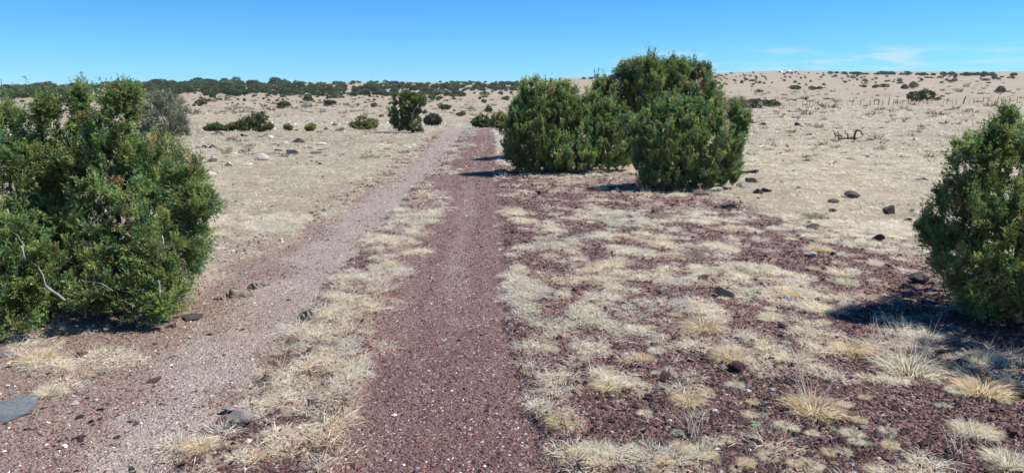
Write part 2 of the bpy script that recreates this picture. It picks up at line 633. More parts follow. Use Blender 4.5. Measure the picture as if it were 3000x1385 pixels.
M_BARK = wood_mat('juniper_bark', (0.055, 0.042, 0.035), (0.12, 0.095, 0.08), (0.21, 0.18, 0.155))
M_DEAD = wood_mat('bleached_dead_wood', (0.12, 0.10, 0.085), (0.25, 0.225, 0.20), (0.42, 0.39, 0.35))
M_OLDW = wood_mat('weathered_dark_wood', (0.045, 0.032, 0.025), (0.10, 0.075, 0.06), (0.20, 0.16, 0.13))
M_POST = wood_mat('fence_post_wood', (0.03, 0.025, 0.022), (0.065, 0.055, 0.048), (0.12, 0.105, 0.09))
M_WIRE, _, _, _b = mat('fence_wire_steel', 0.5, (0.25, 0.23, 0.21))
_b.inputs['Metallic'].default_value = 0.7
M_DISH, dn, dl, db = mat('white_painted_metal', 0.4, (0.8, 0.8, 0.8))
_t = NT(M_DISH)
dl.new(_t.ramp(_t.noise(1.5, 4), [(0.3, (0.74, 0.75, 0.76)), (0.7, (0.82, 0.82, 0.82))]), db.inputs['Base Color'])
M_DMET, dn, dl, db = mat('dark_painted_metal', 0.6, (0.05, 0.055, 0.06))
_t = NT(M_DMET)
dl.new(_t.ramp(_t.noise(3, 4), [(0.3, (0.04, 0.045, 0.055)), (0.7, (0.08, 0.085, 0.10))]), db.inputs['Base Color'])

# ------------------------------------------------------------------ the ground sheet and the dirt track
def build_ground():
    r1 = []
    r = 2.4
    while r < 46:
        r1.append(r)
        r += max(0.011, r * r / 1400.0)
    r1 = np.array(r1)
    r2 = np.exp(np.linspace(math.log(46.5), math.log(3100), 150))
    rr = np.concatenate([[0.001, 0.8, 1.6], r1, r2])
    az_in = np.linspace(-0.72, 0.72, 900)
    az_out = np.linspace(0.72, 2 * math.pi - 0.72, 90)[1:-1]
    az = np.concatenate([az_in, az_out])
    A, R = np.meshgrid(az, rr)
    X = R * np.sin(A)
    Y = R * np.cos(A)
    x, y = X.ravel(), Y.ravel()
    z = zt(x, y)
    cin, dust, cov, ll, inR, inL = masks(x, y)
    near = smooth(60, 20, R.ravel())
    # wheel ruts, grass hummocks, cinder lumps
    z = z - near * (0.035 * inR + 0.03 * inL)
    z = z + near * 0.022 * cov * fbm(x * 6, y * 6, 81, 3)
    z = z + near * 0.02 * (1 - inR) * (1 - inL) * (fbm(x * 11, y * 11, 91, 3) - 0.5)
    z = z + near * 0.006 * (fbm(x * 40, y * 40, 95, 2) - 0.5)
    V = np.stack([x, y, z], 1)
    nr, na = len(rr), len(az)
    i, j = np.meshgrid(np.arange(nr - 1), np.arange(na), indexing='ij')
    jn = (j + 1) % na
    Q = np.stack([i * na + j, (i + 1) * na + j, (i + 1) * na + jn, i * na + jn], -1).reshape(-1, 4)[:, ::-1]
    cc = np.stack([cin, dust, cov], 1)
    tr = ((inR > 0.5) | (inL > 0.5)) & (cov < 0.5)
    ft = tr[Q].mean(1) > 0.5
    cyq = V[Q[:, 0], 1]
    ft &= (cyq > 0.5) & (cyq < YEND)

    def sub(sel, name):
        q = Q[sel]
        u, inv = np.unique(q, return_inverse=True)
        me = quads(name, V[u], inv.reshape(-1, 4), col=cc[u], smooth_=True, mats=[M_GROUND])
        return link(name, me)
    tag(sub(~ft, 'ground'), kind='structure')
    tag(sub(ft, 'dirt_track'), kind='structure')


build_ground()


def gz(x, y):
    """height of the finished ground near the camera, with ruts"""
    x = np.asarray(x, float)
    y = np.asarray(y, float)
    cin, dust, cov, ll, inR, inL = masks(x, y)
    near = smooth(60, 20, np.hypot(x, y))
    z = zt(x, y) - near * (0.035 * inR + 0.03 * inL)
    z = z + near * 0.022 * cov * fbm(x * 6, y * 6, 81, 3)
    z = z + near * 0.02 * (1 - inR) * (1 - inL) * (fbm(x * 11, y * 11, 91, 3) - 0.5)
    z = z + near * 0.006 * (fbm(x * 40, y * 40, 95, 2) - 0.5)
    return z


def gp(px, py):
    p = ground(px, py)
    p[2] = float(gz(p[0:1], p[1:2])[0])
    return p


# ------------------------------------------------------------------ loose gravel (stuff)
OCT_V = np.array([[1, 0, 0], [-1, 0, 0], [0, 1, 0], [0, -1, 0], [0, 0, 1], [0, 0, -1]], float)
OCT_T = np.array([[0, 2, 4], [2, 1, 4], [1, 3, 4], [3, 0, 4], [2, 0, 5], [1, 2, 5], [3, 1, 5], [0, 3, 5]])


def stones(name, x, y, size, colr, z=None):
    n = len(x)
    z = gz(x, y) if z is None else z
    ang = rng.uniform(0, 2 * math.pi, n)
    V = OCT_V[None] * (1 + rng.uniform(-0.32, 0.32, (n, 6, 3)))
    sc = size[:, None] * np.stack([rng.uniform(0.75, 1.3, n), rng.uniform(0.7, 1.1, n), rng.uniform(0.45, 0.8, n)], 1)
    V = V * sc[:, None, :]
    tilt = rng.normal(0, 0.35, (n, 1))
    V[:, :, 2] += V[:, :, 0] * tilt
    c, s = np.cos(ang)[:, None], np.sin(ang)[:, None]
    X = V[:, :, 0] * c - V[:, :, 1] * s
    Y = V[:, :, 0] * s + V[:, :, 1] * c
    V = np.stack([X + x[:, None], Y + y[:, None], V[:, :, 2] + z[:, None] + 0.15 * size[:, None]], -1)
    T = (OCT_T[None] + (np.arange(n) * 6)[:, None, None]).reshape(-1, 3)
    me = tris(name, V.reshape(-1, 3), T, col=np.repeat(colr, 6, 0), mats=[M_STONE])
    return link(name, me)


def polar(n, r0, r1, a=0.64, p=1.0):
    """points in the view sector; p=1 uniform per area, larger p crowds them near"""
    u = rng.uniform(0, 1, n)
    if p == 2:
        r = r0 * (r1 / r0) ** u
    else:
        r = np.sqrt(r0 ** 2 + u * (r1 ** 2 - r0 ** 2))
    t = rng.uniform(-a, a, n)
    return r * np.sin(t), r * np.cos(t)


def pick(pal, n, w=None):
    pal = np.array(pal, float)
    i = rng.choice(len(pal), n, p=w)
    return pal[i] * rng.uniform(0.75, 1.2, (n, 1))


RED = [(0.056, 0.033, 0.030), (0.098, 0.054, 0.047), (0.145, 0.076, 0.065), (0.188, 0.104, 0.087), (0.115, 0.082, 0.074), (0.055, 0.050, 0.052), (0.23, 0.165, 0.138)]
PALE = [(0.245, 0.212, 0.178), (0.33, 0.29, 0.25), (0.175, 0.145, 0.125), (0.105, 0.085, 0.075), (0.52, 0.49, 0.44), (0.19, 0.18, 0.19), (0.13, 0.070, 0.062)]
x, y = polar(330000, 2.8, 34.0, 0.66, 2)
cin, dust, cov, ll, inR, inL = masks(x, y)
keep = rng.uniform(0, 1, len(x)) < np.clip(cin * 1.1 + dust * 0.6 + 0.04, 0, 1) * (1 - 0.85 * cov) * (1 - 0.6 * smooth(0.5, 0.8, dust))
x, y, cin, dust, ll, inR, inL = [a[keep] for a in (x, y, cin, dust, ll, inR, inL)]
n = len(x)
isp = rng.uniform(0, 1, n) < np.clip(dust * 1.0 + ll * 0.78 - 0.06, 0.05, 0.92)
colr = np.where(isp[:, None], pick(PALE, n, [0.25, 0.2, 0.2, 0.13, 0.09, 0.05, 0.08]), pick(RED, n, [0.16, 0.24, 0.22, 0.14, 0.12, 0.07, 0.05]))
wht = rng.uniform(0, 1, n) < 0.008
colr[wht] = rng.uniform(0.5, 0.72, (wht.sum(), 1)) * np.array([[1.0, 0.95, 0.88]])
rough_zone = 1 - np.clip(inR + inL, 0, 1)
colr = colr * (1.18 - 0.46 * rough_zone * (1 - ll))[:, None]
size = np.exp(rng.normal(math.log(0.0046), 0.42, n)) * (1 + 0.8 * rough_zone * rng.uniform(0, 1, n))
bigs = rng.uniform(0, 1, n) < 0.012 * (0.4 + rough_zone)
size[bigs] *= rng.uniform(1.6, 2.6, bigs.sum())
size = np.minimum(size, 0.03)
size *= np.clip(1 + (np.hypot(x, y) - 6) / 11, 1.0, 3.0)
tag(stones('gravel', x, y, size, colr), kind='stuff')

# pale broken stone in the shallow wash beyond the crest, and stones in the far plain
x1, y1 = [], []
for i in range(700):
    p = ground(rng.uniform(760, 1330), rng.normal(362, 5) if rng.uniform() < 0.6 else rng.uniform(335, 372))
    x1.append(p[0]); y1.append(p[1])
x2, y2 = polar(900, 18, 70, 0.64)
xx, yy = np.array(x1 + list(x2)), np.array(y1 + list(y2))
ci, du, co, l_, iR, iL = masks(xx, yy)
kk = (iR + iL) < 0.3
xx, yy = xx[kk], yy[kk]
cc = pick([(0.62, 0.55, 0.46), (0.5, 0.42, 0.34), (0.16, 0.13, 0.12), (0.35, 0.28, 0.24)], len(xx), [0.45, 0.3, 0.1, 0.15])
tag(stones('scattered_stones', xx, yy, np.exp(rng.normal(math.log(0.055), 0.5, len(xx))), cc, z=zt(xx, yy)), kind='stuff')


# ------------------------------------------------------------------ grass
def blades(base, ln, wd, azm, el, curve, colr, tipf=1.15):
    """base (N,3); ln, wd, azm, el, curve (N,): ribbons of two segments that droop"""
    n = len(base)
    d = np.stack([np.cos(el) * np.cos(azm), np.cos(el) * np.sin(azm), np.sin(el)], 1)
    el2 = el - curve
    az2 = azm + rng.normal(0, 0.35, n)
    d2 = np.stack([np.cos(el2) * np.cos(az2), np.cos(el2) * np.sin(az2), np.sin(el2)], 1)
    sd = rng.uniform(0, math.pi, n)
    side = nrm(np.cross(d, np.stack([np.cos(sd), np.sin(sd), 0.6 * np.ones(n)], 1))) * wd[:, None] * 0.5
    m = base + d * (ln * 0.5)[:, None]
    t = m + d2 * (ln * 0.5)[:, None]
    V = np.stack([base - side, base + side, m + side * 0.85, m - side * 0.85, t], 1).reshape(-1, 3)
    o = (np.arange(n) * 5)[:, None]
    T = np.concatenate([o + np.array([[0, 1, 2]]), o + np.array([[0, 2, 3]]), o + np.array([[3, 2, 4]])], 1).reshape(-1, 3)
    c = np.repeat(colr[:, None, :], 5, 1)
    return V, T, c.reshape(-1, 3)


GP = np.array([(0.86, 0.78, 0.60), (0.84, 0.78, 0.65), (0.90, 0.84, 0.69), (0.72, 0.71, 0.56), (0.84, 0.70, 0.50), (0.64, 0.66, 0.51), (0.80, 0.74, 0.62)])


EXC = []


def tuft_field(n_try, r0, r1, nb, ln0, wd0, spread, zone=None, el_mu=0.45, p=1, pal_w=None, var=0.84):
    x, y = polar(n_try, r0, r1, 0.65, p)
    cin, dust, cov, ll, inR, inL = masks(x, y)
    k_ = rng.uniform(0, 1, n_try) < cov
    for ex, ey, er in EXC:
        k_ &= (x - ex) ** 2 + (y - ey) ** 2 > er * er
    x, y = x[k_], y[k_]
    n = len(x)
    # neighbouring tufts share a kind
    h = fbm(x * 1.4, y * 1.4, 101, 2)
    w = pal_w or [0.27, 0.20, 0.20, 0.12, 0.08, 0.05, 0.08]
    cum = np.cumsum(w)
    q = np.clip((h - 0.25) / 0.5 * 0.6 + rng.uniform(0, 0.4, n), 0, 0.999)
    order = np.array([5, 3, 1, 6, 0, 2, 4])
    cum = np.cumsum(np.array(w)[order])
    ci = order[np.clip(np.searchsorted(cum, q), 0, 6)]
    tc = GP[ci] * rng.uniform(var, 1.1, (n, 1))
    z = gz(x, y)
    s = np.exp(rng.normal(0, 0.3, n))
    N = n * nb
    rep = lambda a: np.repeat(a, nb, 0)
    az = rng.uniform(0, 2 * math.pi, N)
    rad = np.sqrt(rng.uniform(0, 1, N)) * spread * rep(s)
    base = np.stack([rep(x) + np.cos(az) * rad, rep(y) + np.sin(az) * rad, rep(z) - 0.004], 1)
    azb = az + rng.normal(0, 0.7, N)
    fr = rad / np.maximum(spread * rep(s), 1e-6)
    base[:, 2] += 0.42 * ln0 * (1 - fr)
    el = np.clip(rng.normal(el_mu + 0.45 * (0.6 - fr), 0.33, N), 0.03, 1.45)
    ln = ln0 * rep(s) * rng.uniform(0.55, 1.35, N)
    wd = wd0 * rng.uniform(0.7, 1.3, N)
    cv = rng.uniform(0.1, 0.9, N)
    c = rep(tc) * rng.uniform(0.8, 1.15, (N, 1))
    return blades(base, ln, wd, azb, el, cv, c)


def merge(parts):
    Vs, Ts, Cs, o = [], [], [], 0
    for V, T, c in parts:
        Vs.append(V); Ts.append(T + o); Cs.append(c)
        o += len(V)
    return np.concatenate(Vs), np.concatenate(Ts), np.concatenate(Cs)


for px_e, py_e, w_e in [(705, 1225, 66), (668, 1188, 40), (60, 1172, 130), (562, 912, 50), (2125, 856, 54), (2176, 988, 40), (2158, 1066, 50), (1948, 1098, 36), (2242, 1175, 36), (2307, 872, 36),
                        (2060, 812, 36), (2496, 572, 36), (2602, 616, 28), (2575, 697, 28), (2219, 561, 26), (2246, 557, 26), (770, 461, 30), (700, 856, 72), (905, 930, 62), (860, 447, 36), (2441, 590, 26)]:
    pe = gp(px_e, py_e + 8)
    EXC.append((pe[0], pe[1], w_e * 0.62 * math.hypot(pe[0], pe[1]) / F))
for px_e, py_e, rad_e in [(2760, 900, 0.62), (2930, 960, 0.6), (2570, 850, 0.28), (2960, 860, 0.6)]:
    pe = gp(px_e, py_e)
    EXC.append((pe[0], pe[1], rad_e))
fields = [
    tuft_field(9000, 2.9, 11, 80, 0.058, 0.0025, 0.062, el_mu=0.42, p=1),
    tuft_field(15000, 10, 27, 24, 0.062, 0.0060, 0.085, el_mu=0.42, var=0.68),
    tuft_field(21000, 25, 62, 10, 0.085, 0.016, 0.14, el_mu=0.5, var=0.5),
    tuft_field(14000, 60, 150, 7, 0.16, 0.045, 0.26, el_mu=0.5, var=0.45),
]
V, T, c = merge(fields)
tag(link('short_grass', tris('short_grass', V, T, col=c, mats=[M_GRASS])), kind='stuff')

# long loose straws lying about
xs, ys = polar(5200, 2.9, 12, 0.65)
ci, du, co, l_, iR, iL = masks(xs, ys)
kk = rng.uniform(0, 1, len(xs)) < np.clip(0.12 + co * 0.5 + l_ * 0.6, 0, 1) * (1 - 0.9 * np.clip(iR + iL * 0.7, 0, 1))
xs, ys = xs[kk], ys[kk]
n = len(xs)
b = np.stack([xs, ys, gz(xs, ys) + 0.012], 1)
V, T, c = blades(b, rng.uniform(0.06, 0.26, n), rng.uniform(0.0022, 0.0036, n), rng.uniform(0, 6.28, n), rng.uniform(0.0, 0.35, n), rng.uniform(0, 0.4, n),
                 GP[rng.choice([0, 2, 6], n)] * rng.uniform(0.85, 1.15, (n, 1)))
tag(link('straw_litter', tris('straw_litter', V, T, col=c, mats=[M_GRASS])), kind='stuff')


def bunch_mesh(name, nb, h, rad, pal, lean=0.35, stalks=0, flop=0.25):
    """A bunchgrass tuft: a dense fountain of fine blades about its base"""
    az = rng.uniform(0, 6.283, nb)
    rr_ = rad * np.sqrt(rng.uniform(0, 1, nb)) * 0.5
    base = np.stack([np.cos(az) * rr_, np.sin(az) * rr_, np.full(nb, -0.006)], 1)
    el = np.clip(1.35 - (rr_ / rad) * 1.3 - np.abs(rng.normal(0, lean, nb)), 0.12, 1.5)
    fl = rng.uniform(0, 1, nb) < flop
    el[fl] = rng.uniform(0.05, 0.5, fl.sum())
    ln = h * rng.uniform(0.5, 1.15, nb)
    pc = np.array(pal)[rng.choice(len(pal), nb)] * rng.uniform(0.78, 1.15, (nb, 1))
    V, T, c = blades(base, ln, np.full(nb, 0.0030) * rng.uniform(0.7, 1.3, nb), az + rng.normal(0, 0.5, nb), el, rng.uniform(0.2, 1.0, nb), pc)
    me = tris(name, V, T, col=c, mats=[M_GRASS])
    st = None
    if stalks:
        az = rng.uniform(0, 6.283, stalks)
        base = np.stack([np.cos(az) * rad * 0.2, np.sin(az) * rad * 0.2, np.zeros(stalks)], 1)
        V, T, c = blades(base, h * rng.uniform(1.3, 2.3, stalks), np.full(stalks, 0.0022), az, rng.uniform(0.75, 1.4, stalks), rng.uniform(0.1, 0.35, stalks),
                         np.array([[0.62, 0.56, 0.44]]) * rng.uniform(0.85, 1.15, (stalks, 1)))
        st = tris(name + '_stalks', V, T, col=c, mats=[M_GRASS])
    return me, st


TAN = [(0.72, 0.58, 0.38), (0.76, 0.65, 0.47), (0.64, 0.50, 0.31), (0.80, 0.72, 0.56)]
PAL = [(0.816, 0.751, 0.589), (0.84, 0.805, 0.645), (0.685, 0.63, 0.505), (0.765, 0.671, 0.477)]
GRN = [(0.489, 0.575, 0.36), (0.632, 0.675, 0.48), (0.747, 0.747, 0.57), (0.431, 0.517, 0.33)]
YEL = [(0.724, 0.604, 0.345), (0.797, 0.7, 0.517), (0.604, 0.555, 0.31)]
GRY = [(0.374, 0.319, 0.253), (0.462, 0.407, 0.33), (0.286, 0.242, 0.198)]
BM = {k_: [bunch_mesh('bunchgrass_' + k_, n_, h_, r_, p_, st_) if False else bunch_mesh('bunchgrass_' + k_, n_, h_, r_, p_) for _ in range(3)] for k_, n_, h_, r_, p_, st_ in [
    ('tan', 800, 0.105, 0.12, TAN, 0), ('pale', 760, 0.095, 0.12, PAL, 0), ('green', 420, 0.075, 0.09, GRN, 0), ('yellow', 600, 0.09, 0.12, YEL, 0), ('gray', 500, 0.12, 0.13, GRY, 0)]}


def bunch(px, py, wpx, kind, label, stalks=0, group=None):
    p = gp(px, py)
    d = math.hypot(p[0], p[1])
    w = wpx * d / F
    s = w / 0.24
    if stalks:
        me, st = bunch_mesh('bunchgrass_stalked', 900, 0.095, 0.13, {'tan': TAN, 'pale': PAL, 'green': GRN, 'gray': GRY, 'yellow': YEL}[kind], stalks=stalks)
        o = empty('bunchgrass', p, label, 'grass tuft', group)
        link('blade_clump', me, o)
        link('seed_stalks', st, o)
        o.scale = (s, s, s)
    else:
        me = BM[kind][rng.integers(3)][0]
        o = link('bunchgrass', me, loc=p, rz=rng.uniform(0, 6.28), scale=(s, s, s * rng.uniform(0.85, 1.15)))
        tag(o, label, 'grass tuft', group)
    return o


BUNCHES = [
    (2665, 1085, 205, 'pale', 'large pale bunchgrass with tall silvery seed stalks at the edge of the shade', 46),
    (2385, 1205, 190, 'tan', 'wide golden bunchgrass with a dark hollow at its foot, below the white quartz', 26),
    (2140, 1052, 130, 'tan', 'golden bunchgrass right behind the big red-brown scoria lump', 18),
    (2060, 965, 150, 'tan', 'big tan bunchgrass left of the flat pale oval stone', 0),
    (2490, 1030, 120, 'tan', 'round tan bunchgrass beside the large seed-stalked tuft', 0),
    (2015, 1180, 120, 'tan', 'tan bunchgrass with dark base right of the cinder lump with a black face', 10),
    (1780, 1135, 120, 'yellow', 'yellowish bunchgrass alone in red cinder left of the lump with a black face', 0),
    (1645, 1240, 130, 'yellow', 'yellow bunchgrass with a bare brown middle at the right track edge', 0),
    (1525, 798, 62, 'yellow', 'small yellow-green bunchgrass at the right edge of the wheel track', 0),
    (2215, 800, 90, 'pale', 'pale bunchgrass drooping above the tilted stone slab', 0),
    (2195, 855, 80, 'green', 'greenish based bunchgrass just right of the tilted stone slab', 0),
    (2480, 832, 72, 'pale', 'pale bunchgrass standing where the juniper shade begins', 0),
    (2400, 735, 70, 'tan', 'upright straw bunchgrass behind the dark rock of the cinder bank', 8),
    (2260, 935, 90, 'pale', 'pale floppy bunchgrass below the greenish gray stone', 0),
    (2350, 970, 80, 'pale', 'pale bunchgrass near the left tip of the juniper shade', 0),
    (1885, 1050, 70, 'tan', 'small tan bunchgrass in the middle of the cinder bank', 0),
    (2880, 1150, 150, 'tan', 'broad tan bunchgrass below the shade at the right border', 0),
    (2850, 1270, 130, 'pale', 'pale rounded bunchgrass in cinder toward the lower right corner', 0),
    (2960, 1360, 150, 'pale', 'loose pale bunchgrass at the lower right corner', 14),
    (2760, 1190, 60, 'green', 'tiny pale bunchgrass left of the broad tan one', 0),
    (2540, 1300, 60, 'green', 'gray-green tuft, left one of a pair in dark cinder', 0),
    (2610, 1300, 66, 'green', 'gray-green tuft, right one of a pair in dark cinder', 0),
    (2225, 1035, 32, 'green', 'tiny bright green tuft beside the golden bunchgrass', 0),
    (2305, 1005, 44, 'green', 'small gray-green tuft in open cinder near the shade', 0),
    (2050, 1330, 120, 'pale', 'pale bunchgrass with wispy stalks near the bottom edge', 16),
    (1945, 1360, 70, 'tan', 'small tan bunchgrass at the bottom edge left of the wispy one', 0),
    (1750, 1330, 150, 'pale', 'spreading pale grass clump near the bottom beside the track', 0),
    (2210, 1240, 56, 'green', 'small green tuft left below the wide golden bunchgrass', 0),
    (1935, 640, 70, 'gray', 'brownish gray bunchgrass in the straw slope before the junipers', 0),
    (1960, 700, 60, 'pale', 'rounded pale bunchgrass below the brownish gray one', 0),
    (2030, 755, 62, 'gray', 'dusty bunchgrass on the upper rim of bare cinder', 0),
    (1618, 565, 26, 'tan', 'small orange upright bunchgrass beside the red cinder rocks', 6),
    (1655, 590, 26, 'tan', 'small orange tuft right below the upright orange one', 0),
    (1760, 555, 44, 'pale', 'wispy pale grass left of the shadow patch before the junipers', 12),
    (1850, 562, 30, 'pale', 'thin pale tuft standing in front of the dark shadow patch', 8),
    (1890, 572, 42, 'tan', 'reddish wispy bunchgrass at the foot of the front juniper', 14),
    (1990, 575, 52, 'pale', 'straw tuft below the right half of the front juniper', 8),
    (2060, 570, 60, 'gray', 'brown hazy bunchgrass at the right foot of the front juniper', 8),
    (2380, 640, 66, 'gray', 'gray shrubby grass clump behind the two flat dark rocks', 0),
    (115, 1045, 110, 'tan', 'golden upright tuft in the gravel below the left juniper', 8),
    (145, 1140, 80, 'pale', 'small pale rounded tuft beside the big bluish slab', 0),
    (835, 1108, 60, 'pale', 'short pale tuft at the left edge of the middle grass strip', 0),
    (610, 470, 26, 'tan', 'small tan tuft left of the white boulder', 0),
    (795, 455, 34, 'gray', 'brownish tuft just right of the white boulder', 0),
    (925, 450, 36, 'gray', 'brown wispy tuft right of the brown rocks in the left field', 0),
    (630, 690, 40, 'yellow', 'small yellow-green tuft just right of the left juniper', 0),
    (2455, 378, 26, 'gray', 'brown tuft behind the twisted dead branch', 0),
    (2370, 372, 20, 'gray', 'small brown tuft right of the dark weedy rock', 0),
]
for a in BUNCHES:
    bunch(a[0], a[1], a[2], a[3], a[4], a[5])
def weed(px, py, hpx, wpx, n_, label):
    p = gp(px, py)
    k2 = math.hypot(p[0], p[1]) / F
    az = rng.uniform(0, 6.283, n_)
    b_ = np.stack([rng.normal(0, wpx * k2 * 0.25, n_), rng.normal(0, wpx * k2 * 0.25, n_), np.full(n_, -0.01)], 1)
    V, T, c = blades(b_, hpx * k2 * rng.uniform(0.5, 1.1, n_), np.full(n_, 0.0032), az, rng.uniform(1.0, 1.5, n_), rng.uniform(0.0, 0.3, n_), np.array([[0.66, 0.60, 0.50]]) * rng.uniform(0.7, 1.1, (n_, 1)))
    side_ = b_ + np.array([[0, 0, hpx * k2 * 0.45]])
    V2, T2, c2 = blades(np.repeat(side_, 3, 0), hpx * k2 * rng.uniform(0.12, 0.3, 3 * n_), np.full(3 * n_, 0.0026), rng.uniform(0, 6.28, 3 * n_), rng.uniform(0.3, 1.2, 3 * n_), rng.uniform(0, 0.3, 3 * n_), np.full((3 * n_, 3), 0.55) * np.array([[1.1, 1.0, 0.82]]))
    V, T, c = merge([(V, T, c), (V2, T2, c2)])
    tag(link('dry_weed', tris('dry_weed', V, T, col=c, mats=[M_GRASS]), loc=p), label, 'dry weed')


for a in [(2008, 880, 110, 40, 12, 'thin bare weed stalks standing between the tilted wedge and the gray stone'), (2345, 1110, 150, 60, 14, 'wispy weed stalks beyond the wide golden bunchgrass'),
          (2895, 1075, 110, 40, 8, 'pale thin weed stalks against the shade, left of two near the border'), (2965, 1085, 110, 40, 7, 'pale thin weed stalks against the shade, right of two near the border'),
          (2040, 1275, 150, 60, 16, 'wispy weed stalks above the pale bunchgrass near the bottom edge'), (480, 935, 90, 60, 14, 'straggly weed stalks at the front right foot of the left juniper'),
          (1560, 900, 60, 30, 5, 'single sparse weed beside the right track edge'), (2800, 1330, 120, 50, 10, 'wispy weed stalks in cinder at the lower right'),
          (2560, 1000, 90, 50, 10, 'weed stalks left of the seed-stalked bunchgrass')]:
    weed(*a)
bunch(585, 1312, 110, 'tan', 'flattened golden straw tuft at the bottom end of the middle grass strip')
nl = 5000
lx = rng.normal(-2.6, 1.0, nl)
ly = rng.normal(5.4, 0.45, nl)
V, T, c = blades(np.stack([lx, ly, gz(lx, ly) + 0.006], 1), rng.uniform(0.01, 0.05, nl), rng.uniform(0.002, 0.004, nl), rng.uniform(0, 6.28, nl), rng.uniform(0, 0.25, nl), np.zeros(nl),
                 np.array([(0.42, 0.22, 0.10), (0.50, 0.34, 0.18), (0.28, 0.15, 0.08)])[rng.choice(3, nl)])
tag(link('needle_litter', tris('needle_litter', V, T, col=c, mats=[M_GRASS])), kind='stuff')

LM_R = [(2665, 1050, 'the seed-stalked bunchgrass'), (2385, 1190, 'the wide golden bunchgrass'), (2158, 1066, 'the large scoria lump'), (2060, 965, 'the big tan bunchgrass'),
        (2125, 856, 'the tilted wedge stone'), (2176, 988, 'the pale oval stone'), (1948, 1098, 'the black-faced cinder lump'), (2242, 1175, 'the white quartz stone'),
        (1645, 1240, 'the hollow yellow bunchgrass'), (1780, 1135, 'the lone yellow bunchgrass'), (1525, 798, 'the yellow-green tuft at the track'), (2307, 872, 'the greenish gray stone'),
        (2060, 812, 'the reddish brown stone'), (2372, 743, 'the dark red scoria rock'), (2575, 697, 'the blocky brown rock'), (1935, 640, 'the brownish gray bunchgrass'),
        (1537, 708, 'the black rock beside the track'), (1912, 619, 'the black angular rock'), (2235, 558, 'the touching basalt pair'), (2602, 616, 'the pyramid-like black rock'),
        (2880, 1150, 'the broad tan bunchgrass'), (2575, 1300, 'the pair of gray-green tufts'), (2134, 605, 'the long low black rock'), (2496, 572, 'the angular black rock'),
        (1600, 562, 'the orange upright bunchgrass'), (1750, 1330, 'the spreading pale clump'), (2050, 1330, 'the wispy pale bunchgrass'), (1885, 1050, 'the small tan bunchgrass'), (1745, 885, 'the brown knobbly stone')]
LM_L = [(60, 1172, 'the big bluish slab'), (115, 1045, 'the golden tuft in gravel'), (705, 1225, 'the smooth gray boulder'), (450, 1095, 'the flat reddish stone'), (770, 461, 'the white boulder'),
        (860, 447, 'the wide brown rock'), (700, 856, 'the folded dung'), (612, 431, 'the flat dark rock pair'), (1068, 372, 'the yellow-green rabbitbrush'), (735, 381, 'the spreading dark bush'),
        (934, 477, 'the small dark rock pair'), (232, 1202, 'the dark red gravel stone'), (340, 1262, 'the black stone in gravel'), (966, 380, 'the pointed dark rock')]
ORD = ['nearest', 'second nearest', 'third nearest', 'fourth nearest', 'fifth nearest', 'sixth nearest', 'seventh nearest', 'eighth nearest', 'ninth nearest', 'tenth nearest', 'eleventh nearest', 'twelfth nearest']
TODO = []


def relabel(lms, todo, noun_of):
    """give each thing of a list a label by its look and by the landmark it lies next to"""
    b_ = {}
    for o_, px_, py_, noun in todo:
        k_ = (py_ - 230) / 500.0
        ds_ = [(math.hypot((px_ - a_) / k_, (py_ - c_) * 2 / k_), a_, c_, n_) for a_, c_, n_ in lms]
        d_, a_, c_, n_ = min(ds_)
        dx, dy = px_ - a_, (py_ - c_) * 2
        if abs(dx) > abs(dy):
            w_ = 'to the right of' if dx > 0 else 'to the left of'
        else:
            w_ = 'in front of' if dy > 0 else 'beyond'
        b_.setdefault((noun, w_, n_), []).append((d_, o_))
    for (noun, w_, n_), l_ in b_.items():
        l_.sort(key=lambda q: q[0])
        for i_, (d_, o_) in enumerate(l_):
            o_['label'] = f"{noun}, {ORD[min(i_, 11)]} {w_} {n_}"


# more small tufts on the right bank
KN = {'tan': 'small tan grass tuft', 'pale': 'small pale grass tuft', 'green': 'small gray-green grass tuft'}
for i in range(90):
    for _ in range(30):
        px, py = rng.uniform(1560, 3050), rng.uniform(600, 1385)
        p = flat(px, py)
        m_ = masks(np.array([p[0]]), np.array([p[1]]))
        if m_[4][0] < 0.05 and m_[0][0] > 0.4 and not (px > 2420 and 800 < py < 1050):
            break
    kd = ['tan', 'pale', 'green', 'pale'][rng.integers(4)]
    wpx = rng.uniform(0.045, 0.085) * (py - 285) * (0.75 if kd == 'green' else 1)
    o = bunch(px, py, wpx, kd, 'x', 0, 'small tufts on the cinder bank')
    TODO.append((o, px, py, KN[kd]))
relabel(LM_R, TODO, None)


# ------------------------------------------------------------------ rocks
def rock_mesh(name, mt, seed, flatb=0.5, slab=False, l0=0.22, l1=0.72):
    import bmesh
    bm = bmesh.new()
    bmesh.ops.create_icosphere(bm, subdivisions=3, radius=1.0)
    r_ = np.random.default_rng(seed)
    planes = nrm(r_.normal(0, 1, (9, 3)))
    lim = r_.uniform(l0, l1, 9)
    off = r_.uniform(0, 50, 3)
    for v in bm.verts:
        p = np.array(v.co)
        for n_, l_ in zip(planes, lim):
            d = p @ n_
            if d > l_:
                p = p - n_ * (d - l_) * 0.98
        nz = float(fbm(np.array([p[0] * 2.3 + off[0] + p[2]]), np.array([p[1] * 2.3 + off[1] - p[2]]), seed % 97, 3)[0]) - 0.5
        p = p * (1 + nz * 0.22)
        if slab:
            p[2] = max(-0.8, min(0.75, p[2]))
        v.co = p
    me = bpy.data.meshes.new(name)
    bm.to_mesh(me)
    bm.free()
    co = np.array([v.co for v in me.vertices])
    mn, mx = co.min(0), co.max(0)
    co = (co - (mn + mx) / 2) / (mx - mn)
    co[:, 2] += 0.5 - 0.18
    me.vertices.foreach_set('co', co.ravel())
    me.materials.append(M_ROCK[mt])
    me.polygons.foreach_set('use_smooth', np.zeros(len(me.polygons), bool))
    me.update()
    return me


